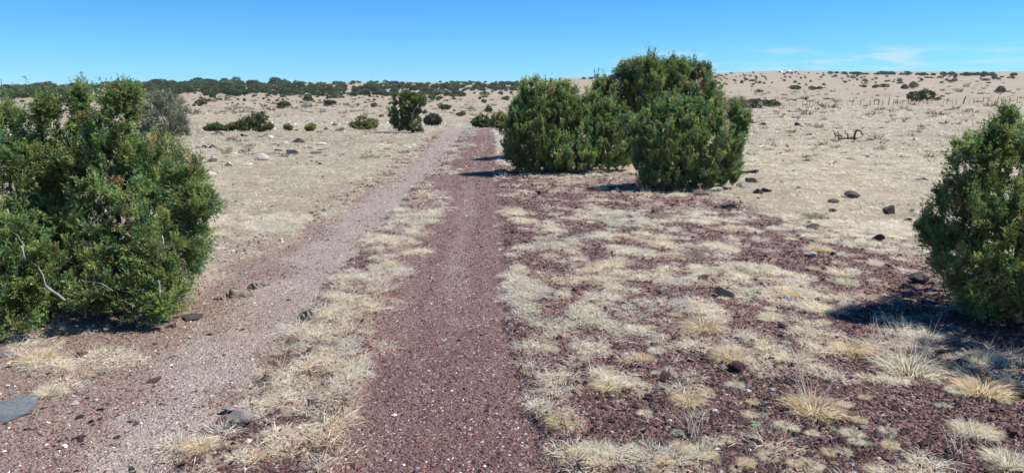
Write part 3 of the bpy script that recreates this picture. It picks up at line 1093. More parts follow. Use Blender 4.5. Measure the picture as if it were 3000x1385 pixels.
BOULDER = rock_mesh('boulder', 'gray', 5, l0=0.68, l1=0.95)
BOULDER_W = rock_mesh('pale_boulder', 'white', 21, l0=0.55, l1=0.9)
SLAB = rock_mesh('slab', 'blue', 8, l0=0.6, l1=0.9)
RM = {k_: [rock_mesh('rock_' + k_, k_, 10 + 7 * i + j * 31) for i in range(4)] for j, k_ in enumerate(M_ROCK)}


def rock(px, py, wpx, hpx, mt, label, tilt=0.0, depth=1.0, name='rock', group=None):
    """px,py centre of the rock in the photo"""
    p = gp(px, py + hpx * 0.42)
    d = math.hypot(p[0], p[1])
    ang = math.asin(min(1, (HC - p[2]) / d)) if d > 3 else 0.5
    w = 1.12 * wpx * d / F
    # apparent height = h*cos + depth*sin
    dep = w * 0.75 * depth
    h = max((0.12 if depth > 1.2 else 0.34) * w, (hpx * d / F - dep * math.sin(ang) * 0.7) / math.cos(ang)) * 1.15
    o = link(name, RM[mt][rng.integers(4)], loc=p, rz=(0 if wpx > 50 else rng.choice([0, math.pi]) + rng.uniform(-0.5, 0.5)), scale=(w, dep, h))
    if tilt:
        o.rotation_euler = (0, RAD(tilt), 0)
    if wpx == 66:
        o.data = BOULDER
        o.scale = (w, w * 0.8, w * 0.66)
        o.location.z += 0.012
    if wpx == 32:
        o.data = BOULDER_W
    if wpx == 118:
        o.data = SLAB
    return tag(o, label, 'rock', group)


ROCKS = [
    (705, 1225, 66, 44, 'gray', 'smooth pale gray boulder with dark underside at the left edge of the grass strip'),
    (668, 1188, 40, 16, 'gray', 'flat pale slab half buried just behind the smooth gray boulder'),
    (30, 1174, 118, 26, 'blue', 'big flat bluish slate slab in the gravel at the left border'),
    (562, 912, 50, 22, 'dark', 'flat purple-gray stone left of the dried dung, beside the left juniper'),
    (450, 1095, 34, 12, 'red', 'flat reddish brick-like stone in the middle of the left wheel track'),
    (2125, 856, 54, 32, 'tan', 'tilted wedge of brown stone with a dark front face on the cinder bank'),
    (2176, 988, 44, 20, 'gray', 'smooth flat pale oval stone behind a golden bunchgrass'),
    (2158, 1066, 48, 42, 'red', 'large red-brown scoria lump in front of a golden bunchgrass'),
    (1948, 1098, 36, 34, 'red', 'cinder lump with a black shaded face low on the right bank'),
    (2242, 1175, 40, 16, 'white', 'white quartz stone lying in the cinder left of the wide golden bunchgrass'),
    (2307, 872, 40, 20, 'blue', 'greenish gray flat stone left of the juniper shade'),
    (2690, 815, 44, 30, 'dark', 'dark rock half hidden in the shade at the foot of the right juniper'),
    (2060, 812, 36, 16, 'red', 'reddish brown stone on bare cinder above the tilted wedge'),
    (2219, 561, 28, 17, 'dark', 'dark rounded basalt, left one of a touching pair in the straw'),
    (2246, 557, 27, 14, 'dark', 'dark gray basalt, right one of a touching pair in the straw'),
    (2496, 572, 36, 20, 'dark', 'angular black rock raised on end in the right field'),
    (2441, 590, 28, 11, 'dark', 'low flat black rock left of the angular black one'),
    (2440, 616, 22, 11, 'dark', 'small gray-black rock below the low flat black one'),
    (2602, 616, 28, 26, 'dark', 'pointed black rock like a small pyramid in the right field'),
    (2575, 697, 26, 24, 'dark', 'dark brown blocky rock among straw left of the right juniper'),
    (2552, 707, 26, 10, 'dark', 'low dark rock leaning on the dark brown blocky one'),
    (2463, 706, 24, 10, 'blue', 'flat gray rock in straw left of the dark brown blocky one'),
    (2380, 664, 34, 14, 'dark', 'long dark rock under the gray shrubby grass clump'),
    (2202, 529, 34, 17, 'tan', 'pinkish gray rock right below the front juniper, upper of two'),
    (2178, 544, 34, 18, 'gray', 'pinkish gray rock right of the front juniper, lower of two'),
    (2098, 556, 32, 14, 'dark', 'dark flat rock under the right foot of the front juniper'),
    (2180, 507, 26, 13, 'dark', 'dark rock touching the right side of the front juniper, left of two'),
    (2207, 502, 28, 12, 'dark', 'dark rock right of the front juniper, right of two'),
    (2372, 743, 32, 18, 'red', 'dark red scoria rock at the foot of the upright straw bunchgrass'),
    (2134, 605, 42, 11, 'dark', 'long low black rock in a bare patch before the junipers'),
    (1647, 514, 26, 13, 'dark', 'blue-black rock at the edge of the long shadow before the junipers'),
    (1709, 512, 12, 13, 'dark', 'small upright dark rock below the middle junipers'),
    (1535, 521, 11, 6, 'tan', 'small pinkish stone beside the wheel track before the junipers'),
    (1578, 563, 12, 14, 'red', 'red scoria lump, left of two beside the orange bunchgrass'),
    (1602, 560, 14, 9, 'red', 'dark scoria lump, right of two beside the orange bunchgrass'),
    (1537, 708, 19, 10, 'dark', 'black rock in grass right of the wheel track'),
    (1912, 619, 14, 14, 'dark', 'black angular rock in straw before the front juniper'),
    (1797, 612, 16, 12, 'red', 'small reddish block on the straw slope before the junipers'),
    (1808, 596, 17, 12, 'red', 'brown stone just above the small reddish block'),
    (2465, 1268, 0, 0, 'gray', ''),
    (2530, 1247, 24, 15, 'gray', 'smooth gray stone in cinder between the wide golden bunchgrass and the green pair'),
    (2985, 1150, 40, 24, 'dark', 'dark purple rock at the right border beside the broad tan bunchgrass'),
    (2965, 1262, 34, 26, 'red', 'reddish black scoria rock near the right border among pale grass'),
    (240, 1024, 28, 18, 'red', 'reddish rounded stone right of the golden tuft in the left gravel'),
    (18, 1024, 30, 14, 'blue', 'gray flat stone at the left border above the golden tuft'),
    (232, 1202, 18, 14, 'dark', 'dark red stone in the gravel right of the bluish slab'),
    (340, 1262, 20, 11, 'dark', 'black stone in the gravel right of the dark red ones, low in the left track'),
    (234, 1260, 24, 14, 'red', 'dull red stone below the dark red one in the left gravel'),
    (338, 942, 26, 14, 'dark', 'dark stone at the front of the left juniper'),
    (350, 1202, 22, 9, 'white', 'white flat chip in the left wheel track'),
    (614, 965, 16, 9, 'red', 'dark red stone at the middle of the left wheel track below the dung'),
    (846, 866, 14, 8, 'blue', 'small blue-gray stone in the left wheel track'),
    (770, 461, 32, 22, 'white', 'white boulder standing in the straw of the left field'),
    (943, 423, 28, 8, 'white', 'low white rock in the left field behind the brown rocks'),
    (644, 389, 24, 9, 'gray', 'gray mound-like rock far left near the low bushes'),
    (716, 397, 20, 7, 'dark', 'small dark rounded rock right of the gray mound-like rock'),
    (766, 385, 22, 7, 'dark', 'dark low rock below the spreading dark bush'),
    (874, 415, 36, 7, 'dark', 'long black rock in the left field'),
    (823, 441, 28, 9, 'tan', 'tan rock in the left field, left of the wide brown rock'),
    (860, 447, 38, 11, 'tan', 'wide brown rock with a dark hollow in the left field'),
    (907, 433, 22, 11, 'tan', 'rounded tan rock right of the wide brown rock'),
    (625, 431, 28, 7, 'dark', 'flat dark rock far left in the left field, right of two'),
    (597, 431, 20, 6, 'dark', 'flat dark rock far left in the left field, left of two'),
    (928, 474, 11, 5, 'dark', 'small dark rock in the left field, upper of a small pair'),
    (939, 480, 15, 6, 'dark', 'small dark rock in the left field, lower of a small pair'),
    (622, 509, 24, 9, 'white', 'mottled white rock beside the right edge of the left juniper'),
    (955, 378, 16, 9, 'dark', 'pointed dark rock below the distant gray rows, left of two'),
    (994, 380, 26, 9, 'dark', 'dark peaked rock left of the yellow-green rabbitbrush'),
    (866, 382, 14, 5, 'dark', 'small dark rock below the yellowish low bush'),
    (548, 475, 44, 5, 'dark', 'flat dark bedrock strip beside the left juniper'),
    (621, 473, 26, 4, 'dark', 'flat dark bedrock patch right of the bedrock strip'),
    (2234, 364, 20, 9, 'dark', 'dark brown rock right of the front juniper in the far straw'),
    (2336, 364, 14, 10, 'dark', 'dark weedy rock alone in the far straw'),
    (2206, 360, 12, 5, 'dark', 'little dark rock left of the dark brown one in the far straw'),
    (2370, 395, 17, 6, 'dark', 'flattish dark rock left of the twisted dead branch'),
    (2690, 525, 14, 6, 'white', 'small white rock left of the right juniper'),
    (2710, 525, 16, 4, 'dark', 'thin dark rock touching the small white rock'),
    (2674, 619, 14, 8, 'dark', 'small dark rock nearest the left side of the right juniper'),
    (2658, 647, 20, 14, 'dark', 'dark rock with a pale chip left of the right juniper'),
    (2294, 952, 24, 14, 'dark', 'black scoria lump in open cinder left of the shade'),
    (1830, 833, 28, 9, 'dark', 'black low rock in cinder between pale tufts'),
    (1924, 888, 22, 12, 'red', 'dark red lump in cinder left of the big tan bunchgrass'),
    (1745, 888, 36, 12, 'tan', 'brown flat knobbly stone in the cinder bank'),
    (1790, 880, 30, 12, 'white', 'pale knobbly stone right of the brown flat one'),
    (1586, 872, 40, 14, 'gray', 'pale gray knobbly stone near the right track edge'),
    (1945, 845, 26, 11, 'gray', 'light gray stone behind thin weed stalks'),
]
for a in ROCKS:
    if a[2] > 0:
        rock(*a[:6], tilt={2125: 24, 2176: 14}.get(a[0], 0), depth=1.5 if a[0] in (30, 562, 450, 2176, 668, 2307, 350) else 1.0)
TODO = []
n_ = 0
while n_ < 70:
    px, py = rng.uniform(1500, 3000), rng.uniform(520, 1370)
    p = flat(px, py)
    m_ = masks(np.array([p[0]]), np.array([p[1]]))
    if m_[4][0] > 0.02 or (m_[0][0] < 0.3 and rng.uniform() < 0.6):
        continue
    w = rng.uniform(0.012, 0.03) * (py - 250)
    mt_ = ['red', 'dark', 'red', 'tan'][rng.integers(4)]
    o = rock(px, py, w, w * rng.uniform(0.4, 0.65), mt_, 'x', group='small loose lumps right of the tracks')
    TODO.append((o, px, py, {'red': 'small reddish scoria lump', 'dark': 'small blackish stone', 'tan': 'small brownish stone'}[mt_]))
    n_ += 1
relabel(LM_R, TODO, None)
TODO = []
n_ = 0
while n_ < 45:
    if rng.uniform() < 0.55:
        px, py = rng.uniform(0, 620), rng.uniform(985, 1370)
    else:
        px, py = rng.uniform(520, 1200), rng.uniform(380, 640)
    p = flat(px, py)
    m_ = masks(np.array([p[0]]), np.array([p[1]]))
    if m_[5][0] > 0.5 and py < 900:
        continue
    w = rng.uniform(0.010, 0.022) * (py - 200)
    mt_ = ['red', 'dark', 'gray', 'tan', 'red'][rng.integers(5)]
    o = rock(px, py, w, w * rng.uniform(0.35, 0.6), mt_, 'x', group='small loose stones left of the tracks')
    TODO.append((o, px, py, {'red': 'small reddish stone', 'dark': 'small blackish stone', 'gray': 'small gray stone', 'tan': 'small brownish stone', 'white': 'small white stone'}[mt_]))
    n_ += 1
relabel(LM_L, TODO, None)


# dried dung: crinkled folded mounds
def dung_mesh(name, seed, folds):
    r_ = np.random.default_rng(seed)
    nu, nv = 70, 44
    u, v = np.meshgrid(np.linspace(0, 2 * math.pi, nu, endpoint=False), np.linspace(0.02, 1, nv))
    out_r = 0.5 * (1 + 0.14 * np.sin(3 * u + r_.uniform(0, 6)) + 0.08 * np.sin(7 * u + r_.uniform(0, 6)))
    X = v * out_r * np.cos(u)
    Y = v * out_r * np.sin(u) * 0.7
    prof = np.sqrt(np.clip(1 - v ** 3, 0, 1))
    wv = X * 0.5 + Y * 1.3 + 0.16 * np.sin(X * 7 + seed) + 0.06 * np.sin(Y * 17)
    fold = np.abs(np.sin(wv * folds)) ** 0.6
    Z = prof * (0.10 + 0.26 * fold) + 0.05 * prof * np.cos(X * 5 + seed)
    Z[-1] = -0.03
    V = np.stack([X, Y, Z], -1).reshape(-1, 3)
    i, j = np.meshgrid(np.arange(nv - 1), np.arange(nu), indexing='ij')
    jn = (j + 1) % nu
    Q = np.stack([i * nu + j, (i + 1) * nu + j, (i + 1) * nu + jn, i * nu + jn], -1).reshape(-1, 4)
    c = np.array([0.21, 0.17, 0.135])[None] * (0.8 + 0.3 * fold.reshape(-1, 1)) * r_.uniform(0.9, 1.1, (len(V), 1))
    V = np.concatenate([V, [[0, 0, V[:nu, 2].mean()]]])
    c = np.concatenate([c, c[:1]])
    loops = np.concatenate([Q.ravel(), np.stack([np.full(nu, len(V) - 1), np.arange(nu), (np.arange(nu) + 1) % nu], 1).ravel()])
    sizes = np.concatenate([np.full(len(Q), 4), np.full(nu, 3)])
    return new_mesh(name, V, loops, sizes, col=c, smooth_=True, mats=[M_DUNG])


M_DUNG = col_mat('dried_dung', 0.95, bump=(30, 0.6, 0.01))
for px, py, w, fo, lb in [
        (700, 856, 72, 9, 'crinkled gray-brown dried dung with deep dark folds beside the left juniper'),
        (645, 866, 34, 4, 'small rounded dried dung piece at the left side of the folded one'),
        (748, 834, 42, 7, 'dark dried dung piece behind and right of the folded one'),
        (905, 930, 62, 8, 'gray weathered dung at the left edge of the middle grass strip'),
        (776, 826, 30, 4, 'brown flat dung crumb far right of the folded one')]:
    p = gp(px, py)
    w = w * math.hypot(p[0], p[1]) / F
    o = link('dried_dung', dung_mesh('dried_dung', px, fo), loc=p, scale=(w, w * 1.0, w * 0.95))
    tag(o, lb, 'dried dung')


# ------------------------------------------------------------------ tubes (trunks, twigs, posts)
def tube(pts, rad, sides=7, wob=0.0):
    pts = np.asarray(pts, float)
    rad = np.asarray(rad, float)
    n = len(pts)
    tan = nrm(np.gradient(pts, axis=0))
    ref = np.array([0.3, 0.9, 0.2])
    a = nrm(np.cross(tan, ref))
    b = np.cross(tan, a)
    th = np.linspace(0, 2 * math.pi, sides, endpoint=False)
    rr_ = rad[:, None] * (1 + wob * rng.uniform(-1, 1, (n, sides)))
    V = pts[:, None] + rr_[..., None] * (np.cos(th)[None, :, None] * a[:, None] + np.sin(th)[None, :, None] * b[:, None])
    V = V.reshape(-1, 3)
    i, j = np.meshgrid(np.arange(n - 1), np.arange(sides), indexing='ij')
    jn = (j + 1) % sides
    Q = np.stack([i * sides + j, i * sides + jn, (i + 1) * sides + jn, (i + 1) * sides + j], -1).reshape(-1, 4)
    V = np.concatenate([V, pts[:1], pts[-1:]])
    nb = n * sides
    caps = np.concatenate([np.stack([np.full(sides, nb), (np.arange(sides) + 1) % sides, np.arange(sides), np.full(sides, nb)], 1),
                           np.stack([np.full(sides, nb + 1), (n - 1) * sides + np.arange(sides), (n - 1) * sides + (np.arange(sides) + 1) % sides, np.full(sides, nb + 1)], 1)])
    return V, Q, caps[:, :3]


def tubes_mesh(name, segs, mt, smooth_=True):
    Vs, L, S, o = [], [], [], 0
    for pts, rad, *k_ in segs:
        V, Q, T = tube(pts, rad, *(k_ or []))
        Vs.append(V)
        L += [(Q + o).ravel(), (T + o).ravel()]
        S += [np.full(len(Q), 4), np.full(len(T), 3)]
        o += len(V)
    return new_mesh(name, np.concatenate(Vs), np.concatenate(L), np.concatenate(S), smooth_=smooth_, mats=[mt])


def wander(a, b, n=7, amp=0.08):
    a, b = np.asarray(a, float), np.asarray(b, float)
    t = np.linspace(0, 1, n)[:, None]
    L = np.linalg.norm(b - a)
    off = np.cumsum(rng.normal(0, 1, (n, 3)), 0)
    off -= off[:1] * (1 - t) + off[-1:] * t
    return a * (1 - t) + b * t + off * amp * L / math.sqrt(n)


# ------------------------------------------------------------------ juniper foliage
def foliage(lobes, n_clump, n_leaf, clump, leaf, leafw, pal, palw, up=0.75, ground_z=-9, seed=0, vjit=0.32, inner=0.22, wisp=0.16, tight=0.55):
    """Sprays of scale leaves set over a union of ellipsoid lobes (K,6): returns V,Q,col"""
    R = np.random.default_rng(seed + 1000)
    lb = np.asarray(lobes, float)
    area = (lb[:, 3] * lb[:, 5] + lb[:, 4] * lb[:, 5] + lb[:, 3] * lb[:, 4])
    M = n_clump * 4
    pw_ = area / area.sum() + 0.012
    k_ = R.choice(len(lb), M, p=pw_ / pw_.sum())
    d = nrm(R.normal(0, 1, (M, 3)))
    u = np.where(R.uniform(0, 1, M) < inner, R.uniform(0.4, 0.8, M), R.uniform(0.82, 1.0, M))
    bump_ = 0.68 + 0.62 * fbm(d[:, 0] * 2.6 + k_ * 7.7 + seed, d[:, 1] * 2.6 + d[:, 2] * 2.1 - k_ * 3.1, 7, 3)
    p = lb[k_, :3] + d * lb[k_, 3:] * (u * bump_)[:, None]
    ok = p[:, 2] > ground_z
    for q in lb:
        s = (((p - q[:3]) / q[3:]) ** 2).sum(1)
        ok &= s > 0.30
    p, d, k_ = p[ok][:n_clump], d[ok][:n_clump], k_[ok][:n_clump]
    n = len(p)
    nor = nrm(d / lb[k_, 3:])
    a = nrm(nor * (0.62 if up < 1.2 else 0.42) + np.array([0, 0, up]) + R.normal(0, 0.30, (n, 3)))
    s = np.exp(R.normal(0, 0.28, n))
    Lc = clump * s * 1.9
    Rc = clump * s * tight
    spike = (nor[:, 2] > 0.05) & (R.uniform(0, 1, n) < wisp)
    a[spike] = nrm(np.array([0, 0, 1.0]) + nor[spike] * 0.25 + R.normal(0, 0.12, (spike.sum(), 3)))
    Lc = np.where(spike, Lc * 1.55, Lc)
    Rc = np.where(spike, Rc * 0.62, Rc)
    # colour per clump
    pal = np.array(pal)
    cc = pal[R.choice(len(pal), n, p=palw)] * R.uniform(1 - vjit, 1 + vjit, (n, 1))
    N = n * n_leaf
    rep = lambda v: np.repeat(v, n_leaf, 0)
    # every spray is a fan of twigs; the scale leaves sit close along each twig
    nt = 11
    ta_ = R.uniform(0, 6.283, (n, nt))
    e1 = nrm(np.cross(a, np.array([0.31, 0.17, 0.9]) + R.normal(0, 0.05, (n, 3))))
    e2 = np.cross(a, e1)
    tr_ = np.cos(ta_)[..., None] * e1[:, None] + np.sin(ta_)[..., None] * e2[:, None]
    opn = R.uniform(0.25, 1.0, (n, nt, 1))
    td = nrm(a[:, None] + tr_ * opn * (Rc / np.maximum(Lc, 1e-6) * 2.6)[:, None, None])
    t0 = R.uniform(0.0, 0.55, (n, nt))
    t0[:, 0] = 0
    tb = p[:, None] + a[:, None] * (Lc[:, None] * (t0 - 0.35))[..., None]
    tl = Lc[:, None] * (1 - t0) * R.uniform(0.75, 1.1, (n, nt)) * np.where(R.uniform(0, 1, (n, nt)) < 0.10, 1.22, 1.0)
    ci_ = np.repeat(np.arange(n), n_leaf)
    ti_ = R.integers(0, nt, N)
    t = R.uniform(0.05, 1, N) ** 0.8
    tdl = td[ci_, ti_]
    rad = nrm(np.cross(tdl, R.normal(0, 1, (N, 3))))
    pos = tb[ci_, ti_] + tdl * (tl[ci_, ti_] * t)[:, None] + rad * (leaf * 0.35 * R.uniform(0, 1, N) * (1.2 - t))[:, None]
    ld = nrm(tdl * 0.9 + rad * 0.6 + R.normal(0, 0.22, (N, 3)))
    sd = nrm(np.cross(ld, R.normal(0, 1, (N, 3))))
    ll_ = leaf * R.uniform(0.6, 1.35, N)
    lw = leafw * R.uniform(0.7, 1.3, N)
    tip = pos + ld * ll_[:, None]
    m = pos + ld * (ll_ * 0.45)[:, None]
    V = np.stack([pos, m + sd * lw[:, None] * 0.5, tip, m - sd * lw[:, None] * 0.5], 1).reshape(-1, 3)
    if ground_z > -8:
        V[:, 2] = np.maximum(V[:, 2], ground_z)
    Q = np.arange(4 * N).reshape(-1, 4)
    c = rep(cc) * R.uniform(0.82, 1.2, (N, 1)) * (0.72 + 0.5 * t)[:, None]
    return V, Q, np.repeat(c, 4, 0), p, a


GREEN = [(0.180, 0.252, 0.084), (0.228, 0.305, 0.096), (0.134, 0.212, 0.078), (0.305, 0.345, 0.118), (0.40, 0.31, 0.16), (0.148, 0.248, 0.104)]
W_MID = [0.26, 0.25, 0.2, 0.15, 0.015, 0.125]
W_LEFT = [0.26, 0.26, 0.14, 0.19, 0.025, 0.125]


def lobes_px(L_, D, base):
    """(px,py,rx,ry[,doff,rdepth]) in photo pixels at distance D -> world lobes relative to base"""
    o_ = []
    for q in L_:
        px, py, rx, ry = q[:4]
        do = q[4] if len(q) > 4 else 0.0
        c_ = at(px, py, D + do)
        sx = rx * (D + do) / F
        sz = ry * (D + do) / F
        sy = q[5] if len(q) > 5 else max(sx, 0.25) * 0.95
        o_.append([c_[0] - base[0], c_[1] - base[1], c_[2] - base[2], sx, sy, sz])
    return np.array(o_)


def trunk_segs(lobes, stems, r0, seed=0, base_spread=0.12):
    segs = []
    order = np.argsort(-lobes[:, 5] * lobes[:, 3])
    for i in range(stems):
        lb = lobes[order[i % len(order)]]
        b = np.array([rng.normal(0, base_spread), rng.normal(0, base_spread), -0.08])
        top = lb[:3] + np.array([rng.normal(0, 0.1), rng.normal(0, 0.1), lb[5] * 0.5])
        pts = wander(b, top, 9, 0.14)
        rad = np.linspace(r0, r0 * 0.2, 9) * rng.uniform(0.7, 1.1)
        segs.append((pts, rad, 8, 0.10))
        for j in range(5):
            t0 = pts[rng.integers(2, 8)]
            e = t0 + nrm(rng.normal(0, 1, 3) * np.array([1, 1, 0.35]) + np.array([0, 0, 0.45])) * lb[5] * rng.uniform(0.5, 0.9)
            segs.append((wander(t0, e, 6, 0.15), np.linspace(r0 * 0.3, r0 * 0.07, 6), 6, 0.05))
    return segs


def juniper(name, label, cat, L_, D, basepx, n_clump, n_leaf, clump, leaf, leafw, stems, r0, palw=W_MID, pal=GREEN, seed=0, dead=None, up=0.75, group=None, inner=0.22, base=None, tight=0.55, floor=0.02):
    b = base if base is not None else ground(*basepx)
    b = np.array(b, float)
    lb = lobes_px(L_, D, b)
    if clump > 0.05:
        lb[:, 2] -= 0.62 * clump
        lb[:, 5] = np.maximum(lb[:, 5] - 0.25 * clump, 0.35 * lb[:, 5])
        lb[:, 3] = np.maximum(lb[:, 3] - 0.25 * clump, 0.5 * lb[:, 3])
    bot_ = float((lb[:, 2] - lb[:, 5]).min())
    if bot_ > 0.03 and D > 30:
        lb[:, 2] -= bot_
    o = empty(name, b, label, cat, group)
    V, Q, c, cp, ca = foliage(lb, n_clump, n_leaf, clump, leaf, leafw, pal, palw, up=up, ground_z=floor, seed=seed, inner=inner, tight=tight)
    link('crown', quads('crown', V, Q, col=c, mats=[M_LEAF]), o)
    segs = trunk_segs(lb, stems, r0)
    # fine twigs feeding the clumps
    for i in rng.choice(len(cp), min(len(cp), 160), replace=False):
        st = cp[i] - ca[i] * clump * 1.5 + rng.normal(0, clump * 0.3, 3) - np.array([0, 0, clump])
        if st[2] > 0:
            segs.append((wander(st, cp[i] + ca[i] * clump * 0.4, 4, 0.1), np.linspace(r0 * 0.10, r0 * 0.03, 4), 4))
    link('trunk', tubes_mesh('trunk', segs, M_BARK), o)
    if dead:
        for pts, r_ in dead:
            ds = []
            P = np.array([at(a_, b_, D_) for a_, b_, D_ in pts]) - b
            # subdivide with jitter
            for s0, s1, k2 in zip(P[:-1], P[1:], range(len(P))):
                ds.append((wander(s0, s1, 4, 0.06), np.linspace(r_ * (1 - 0.22 * k2), r_ * (0.78 - 0.2 * k2), 4).clip(0.0012), 6))
            if len(P) > 2:
                Q3 = wander(P[0], P[0], 2)
                tt_ = np.linspace(0, len(P) - 1, 4 * len(P))
                Q3 = np.stack([np.interp(tt_, np.arange(len(P)), P[:, i_]) for i_ in range(3)], 1)
                Q3 += np.cumsum(rng.normal(0, 0.004, Q3.shape), 0) * np.linspace(1, 0, len(Q3))[:, None]
                ds = [(Q3, np.linspace(r_, r_ * 0.3, len(Q3)).clip(0.0012) * (0.36 if D < 7 else 1.0), 6)]
            link('dead_twig', tubes_mesh('dead_twig', ds, M_DEAD), o)
    return o


# left big juniper
LB = [(300, 600, 200, 210, 0.25, 0.62), (440, 640, 140, 170, 0.0, 0.5), (480, 745, 85, 100, -0.25, 0.35), (350, 800, 160, 90, -0.35, 0.35), (220, 760, 120, 120, -0.3, 0.4), (243, 400, 26, 90, 0.1, 0.10), (240, 330, 15, 50, 0.1, 0.07), (238, 285, 9, 30, 0.1, 0.04),
      (348, 340, 36, 75, 0.0, 0.13), (362, 285, 22, 36, 0.0, 0.08), (340, 262, 12, 26, 0.0, 0.05), (380, 262, 10, 20, 0.0, 0.05), (335, 440, 65, 100, 0.0, 0.25), (412, 460, 45, 65, 0.1, 0.2), (470, 470, 55, 85, 0.1, 0.2), (530, 560, 62, 90, 0.1, 0.22), (568, 585, 28, 48, -0.1, 0.12),
      (560, 520, 36, 42, 0.0, 0.12), (552, 690, 30, 80, -0.1, 0.15), (600, 578, 30, 12, -0.1, 0.05), (190, 500, 70, 100, 0.2, 0.25), (290, 500, 80, 110, 0, 0.3), (430, 850, 110, 40, -0.4, 0.25), (470, 880, 60, 22, -0.5, 0.15), (270, 860, 50, 40, -0.6, 0.12)]
juniper('juniper_tree', 'big green juniper with tall pointed tips standing left of the wheel track', 'juniper', LB, 5.85, (330, 890), 1500, 230, 0.075, 0.022, 0.0068, 6, 0.045, W_LEFT, seed=3, up=0.5,
        dead=[([(372, 300, 5.8), (352, 245, 5.8), (340, 206, 5.8)], 0.006), ([(352, 250, 5.8), (358, 222, 5.8)], 0.003), ([(372, 262, 5.8), (368, 236, 5.8)], 0.003), ([(395, 290, 5.8), (386, 250, 5.8), (390, 232, 5.8)], 0.003),
              ([(236, 300, 5.9), (240, 250, 5.9), (252, 224, 5.9)], 0.005), ([(250, 290, 5.9), (256, 240, 5.9), (260, 228, 5.9)], 0.003),
              ([(285, 800, 5.3), (262, 770, 5.25), (250, 752, 5.3)], 0.012), ([(250, 930, 5.15), (250, 905, 5.2), (262, 870, 5.3)], 0.016), ([(330, 850, 5.1), (300, 830, 5.1), (250, 822, 5.1)], 0.010),
              ([(480, 720, 5.3), (474, 690, 5.3)], 0.007), ([(445, 740, 5.3), (500, 720, 5.3)], 0.004), ([(468, 870, 5.0), (464, 820, 5.1)], 0.004), ([(420, 845, 5.0), (380, 860, 5.1), (350, 850, 5.2)], 0.006),
              ([(210, 860, 5.0), (190, 885, 5.0), (180, 900, 5.0)], 0.007), ([(395, 900, 5.0), (360, 880, 5.1), (330, 885, 5.1)], 0.008)], floor=0.03)
LB2 = [(60, 560, 150, 190, 0.1, 0.5), (-80, 620, 200, 260, 0.2, 0.6), (15, 390, 46, 80, 0, 0.16), (8, 325, 30, 40, 0, 0.1), (75, 460, 50, 55, 0.05, 0.18), (195, 490, 45, 55, 0.1, 0.16), (132, 390, 32, 70, 0.15, 0.12), (134, 318, 16, 36, 0.1, 0.06), (134, 290, 8, 18, 0.1, 0.04), (120, 480, 80, 90, 0.1, 0.25),
       (90, 700, 120, 120, -0.2, 0.4), (20, 800, 75, 110, -0.5, 0.3), (35, 900, 55, 60, -0.7, 0.2), (80, 830, 60, 60, -0.5, 0.2), (-100, 850, 120, 140, -0.4, 0.4)]
juniper('juniper_tree', 'dense green juniper cut by the left border, its crown merging with the big one', 'juniper', LB2, 5.75, (30, 950), 1250, 220, 0.075, 0.022, 0.0068, 5, 0.045, W_LEFT, seed=5, up=0.5,
        dead=[([(60, 760, 5.0), (62, 720, 5.0), (45, 690, 5.0), (38, 680, 5.0)], 0.013), ([(62, 720, 5.0), (75, 762, 5.0)], 0.006), ([(140, 840, 5.0), (120, 800, 5.0), (112, 780, 5.05)], 0.016), ([(130, 835, 5.0), (190, 880, 4.95)], 0.010),
              ([(8, 270, 5.7), (2, 232, 5.7)], 0.003), ([(160, 330, 5.9), (162, 290, 5.9)], 0.003)], floor=0.03)

# middle group
T1 = [(1590, 400, 105, 105, 0, 0.75), (1545, 350, 58, 80, 0, 0.45), (1600, 300, 62, 62, 0, 0.45), (1560, 262, 34, 28, 0, 0.2), (1665, 330, 48, 62, 0, 0.4), (1640, 275, 30, 34, 0, 0.2), (1505, 400, 34, 75, 0, 0.35), (1700, 420, 80, 85, 0.1, 0.6),
      (1530, 440, 50, 55, -0.2, 0.35), (1650, 450, 90, 60, -0.3, 0.5), (1780, 430, 70, 78, 0.2, 0.5), (1735, 330, 30, 55, 0.1, 0.25), (1780, 345, 40, 60, 0.3, 0.3), (1825, 400, 45, 90, 0.3, 0.35), (1600, 480, 70, 28, -0.2, 0.4)]
juniper('juniper_tree', 'broad green juniper right beside the wheel track, throwing the long shadow across it', 'juniper', T1, 16.6, (1620, 508), 1250, 170, 0.125, 0.044, 0.015, 7, 0.06, seed=11, up=1.5,
        dead=[([(1568, 250, 16.5), (1569, 230, 16.5), (1566, 212, 16.5)], 0.012), ([(1545, 262, 16.5), (1546, 230, 16.5)], 0.006), ([(1598, 245, 16.5), (1598, 222, 16.5)], 0.006)], tight=0.34)
T2 = [(1980, 430, 125, 105, 0, 0.75), (1905, 470, 52, 75, -0.1, 0.35), (1900, 400, 45, 80, 0, 0.35), (2070, 430, 85, 95, 0, 0.55), (2130, 440, 50, 85, 0, 0.35), (2010, 335, 70, 50, 0, 0.4), (1960, 330, 45, 40, 0, 0.3), (2080, 350, 40, 50, 0, 0.3),
      (2165, 370, 22, 45, 0, 0.14), (2178, 345, 14, 22, 0, 0.09), (2150, 330, 10, 26, 0.05, 0.07), (1950, 520, 80, 36, -0.2, 0.5), (2060, 500, 80, 45, -0.1, 0.5), (2130, 500, 45, 36, 0, 0.3)]
juniper('juniper_tree', 'rounded light green juniper in front of the others in the middle group', 'juniper', T2, 13.6, (1980, 545), 1150, 180, 0.110, 0.038, 0.013, 7, 0.05, seed=12, up=1.5,
        dead=[([(2035, 395, 13.2), (2028, 420, 13.2)], 0.016), ([(2018, 405, 13.2), (2020, 430, 13.2), (2012, 440, 13.2)], 0.01), ([(2000, 435, 13.1), (2008, 420, 13.1)], 0.008), ([(2120, 460, 13.2), (2090, 500, 13.2)], 0.014), ([(2170, 400, 13.5), (2150, 440, 13.5)], 0.014)], tight=0.36)
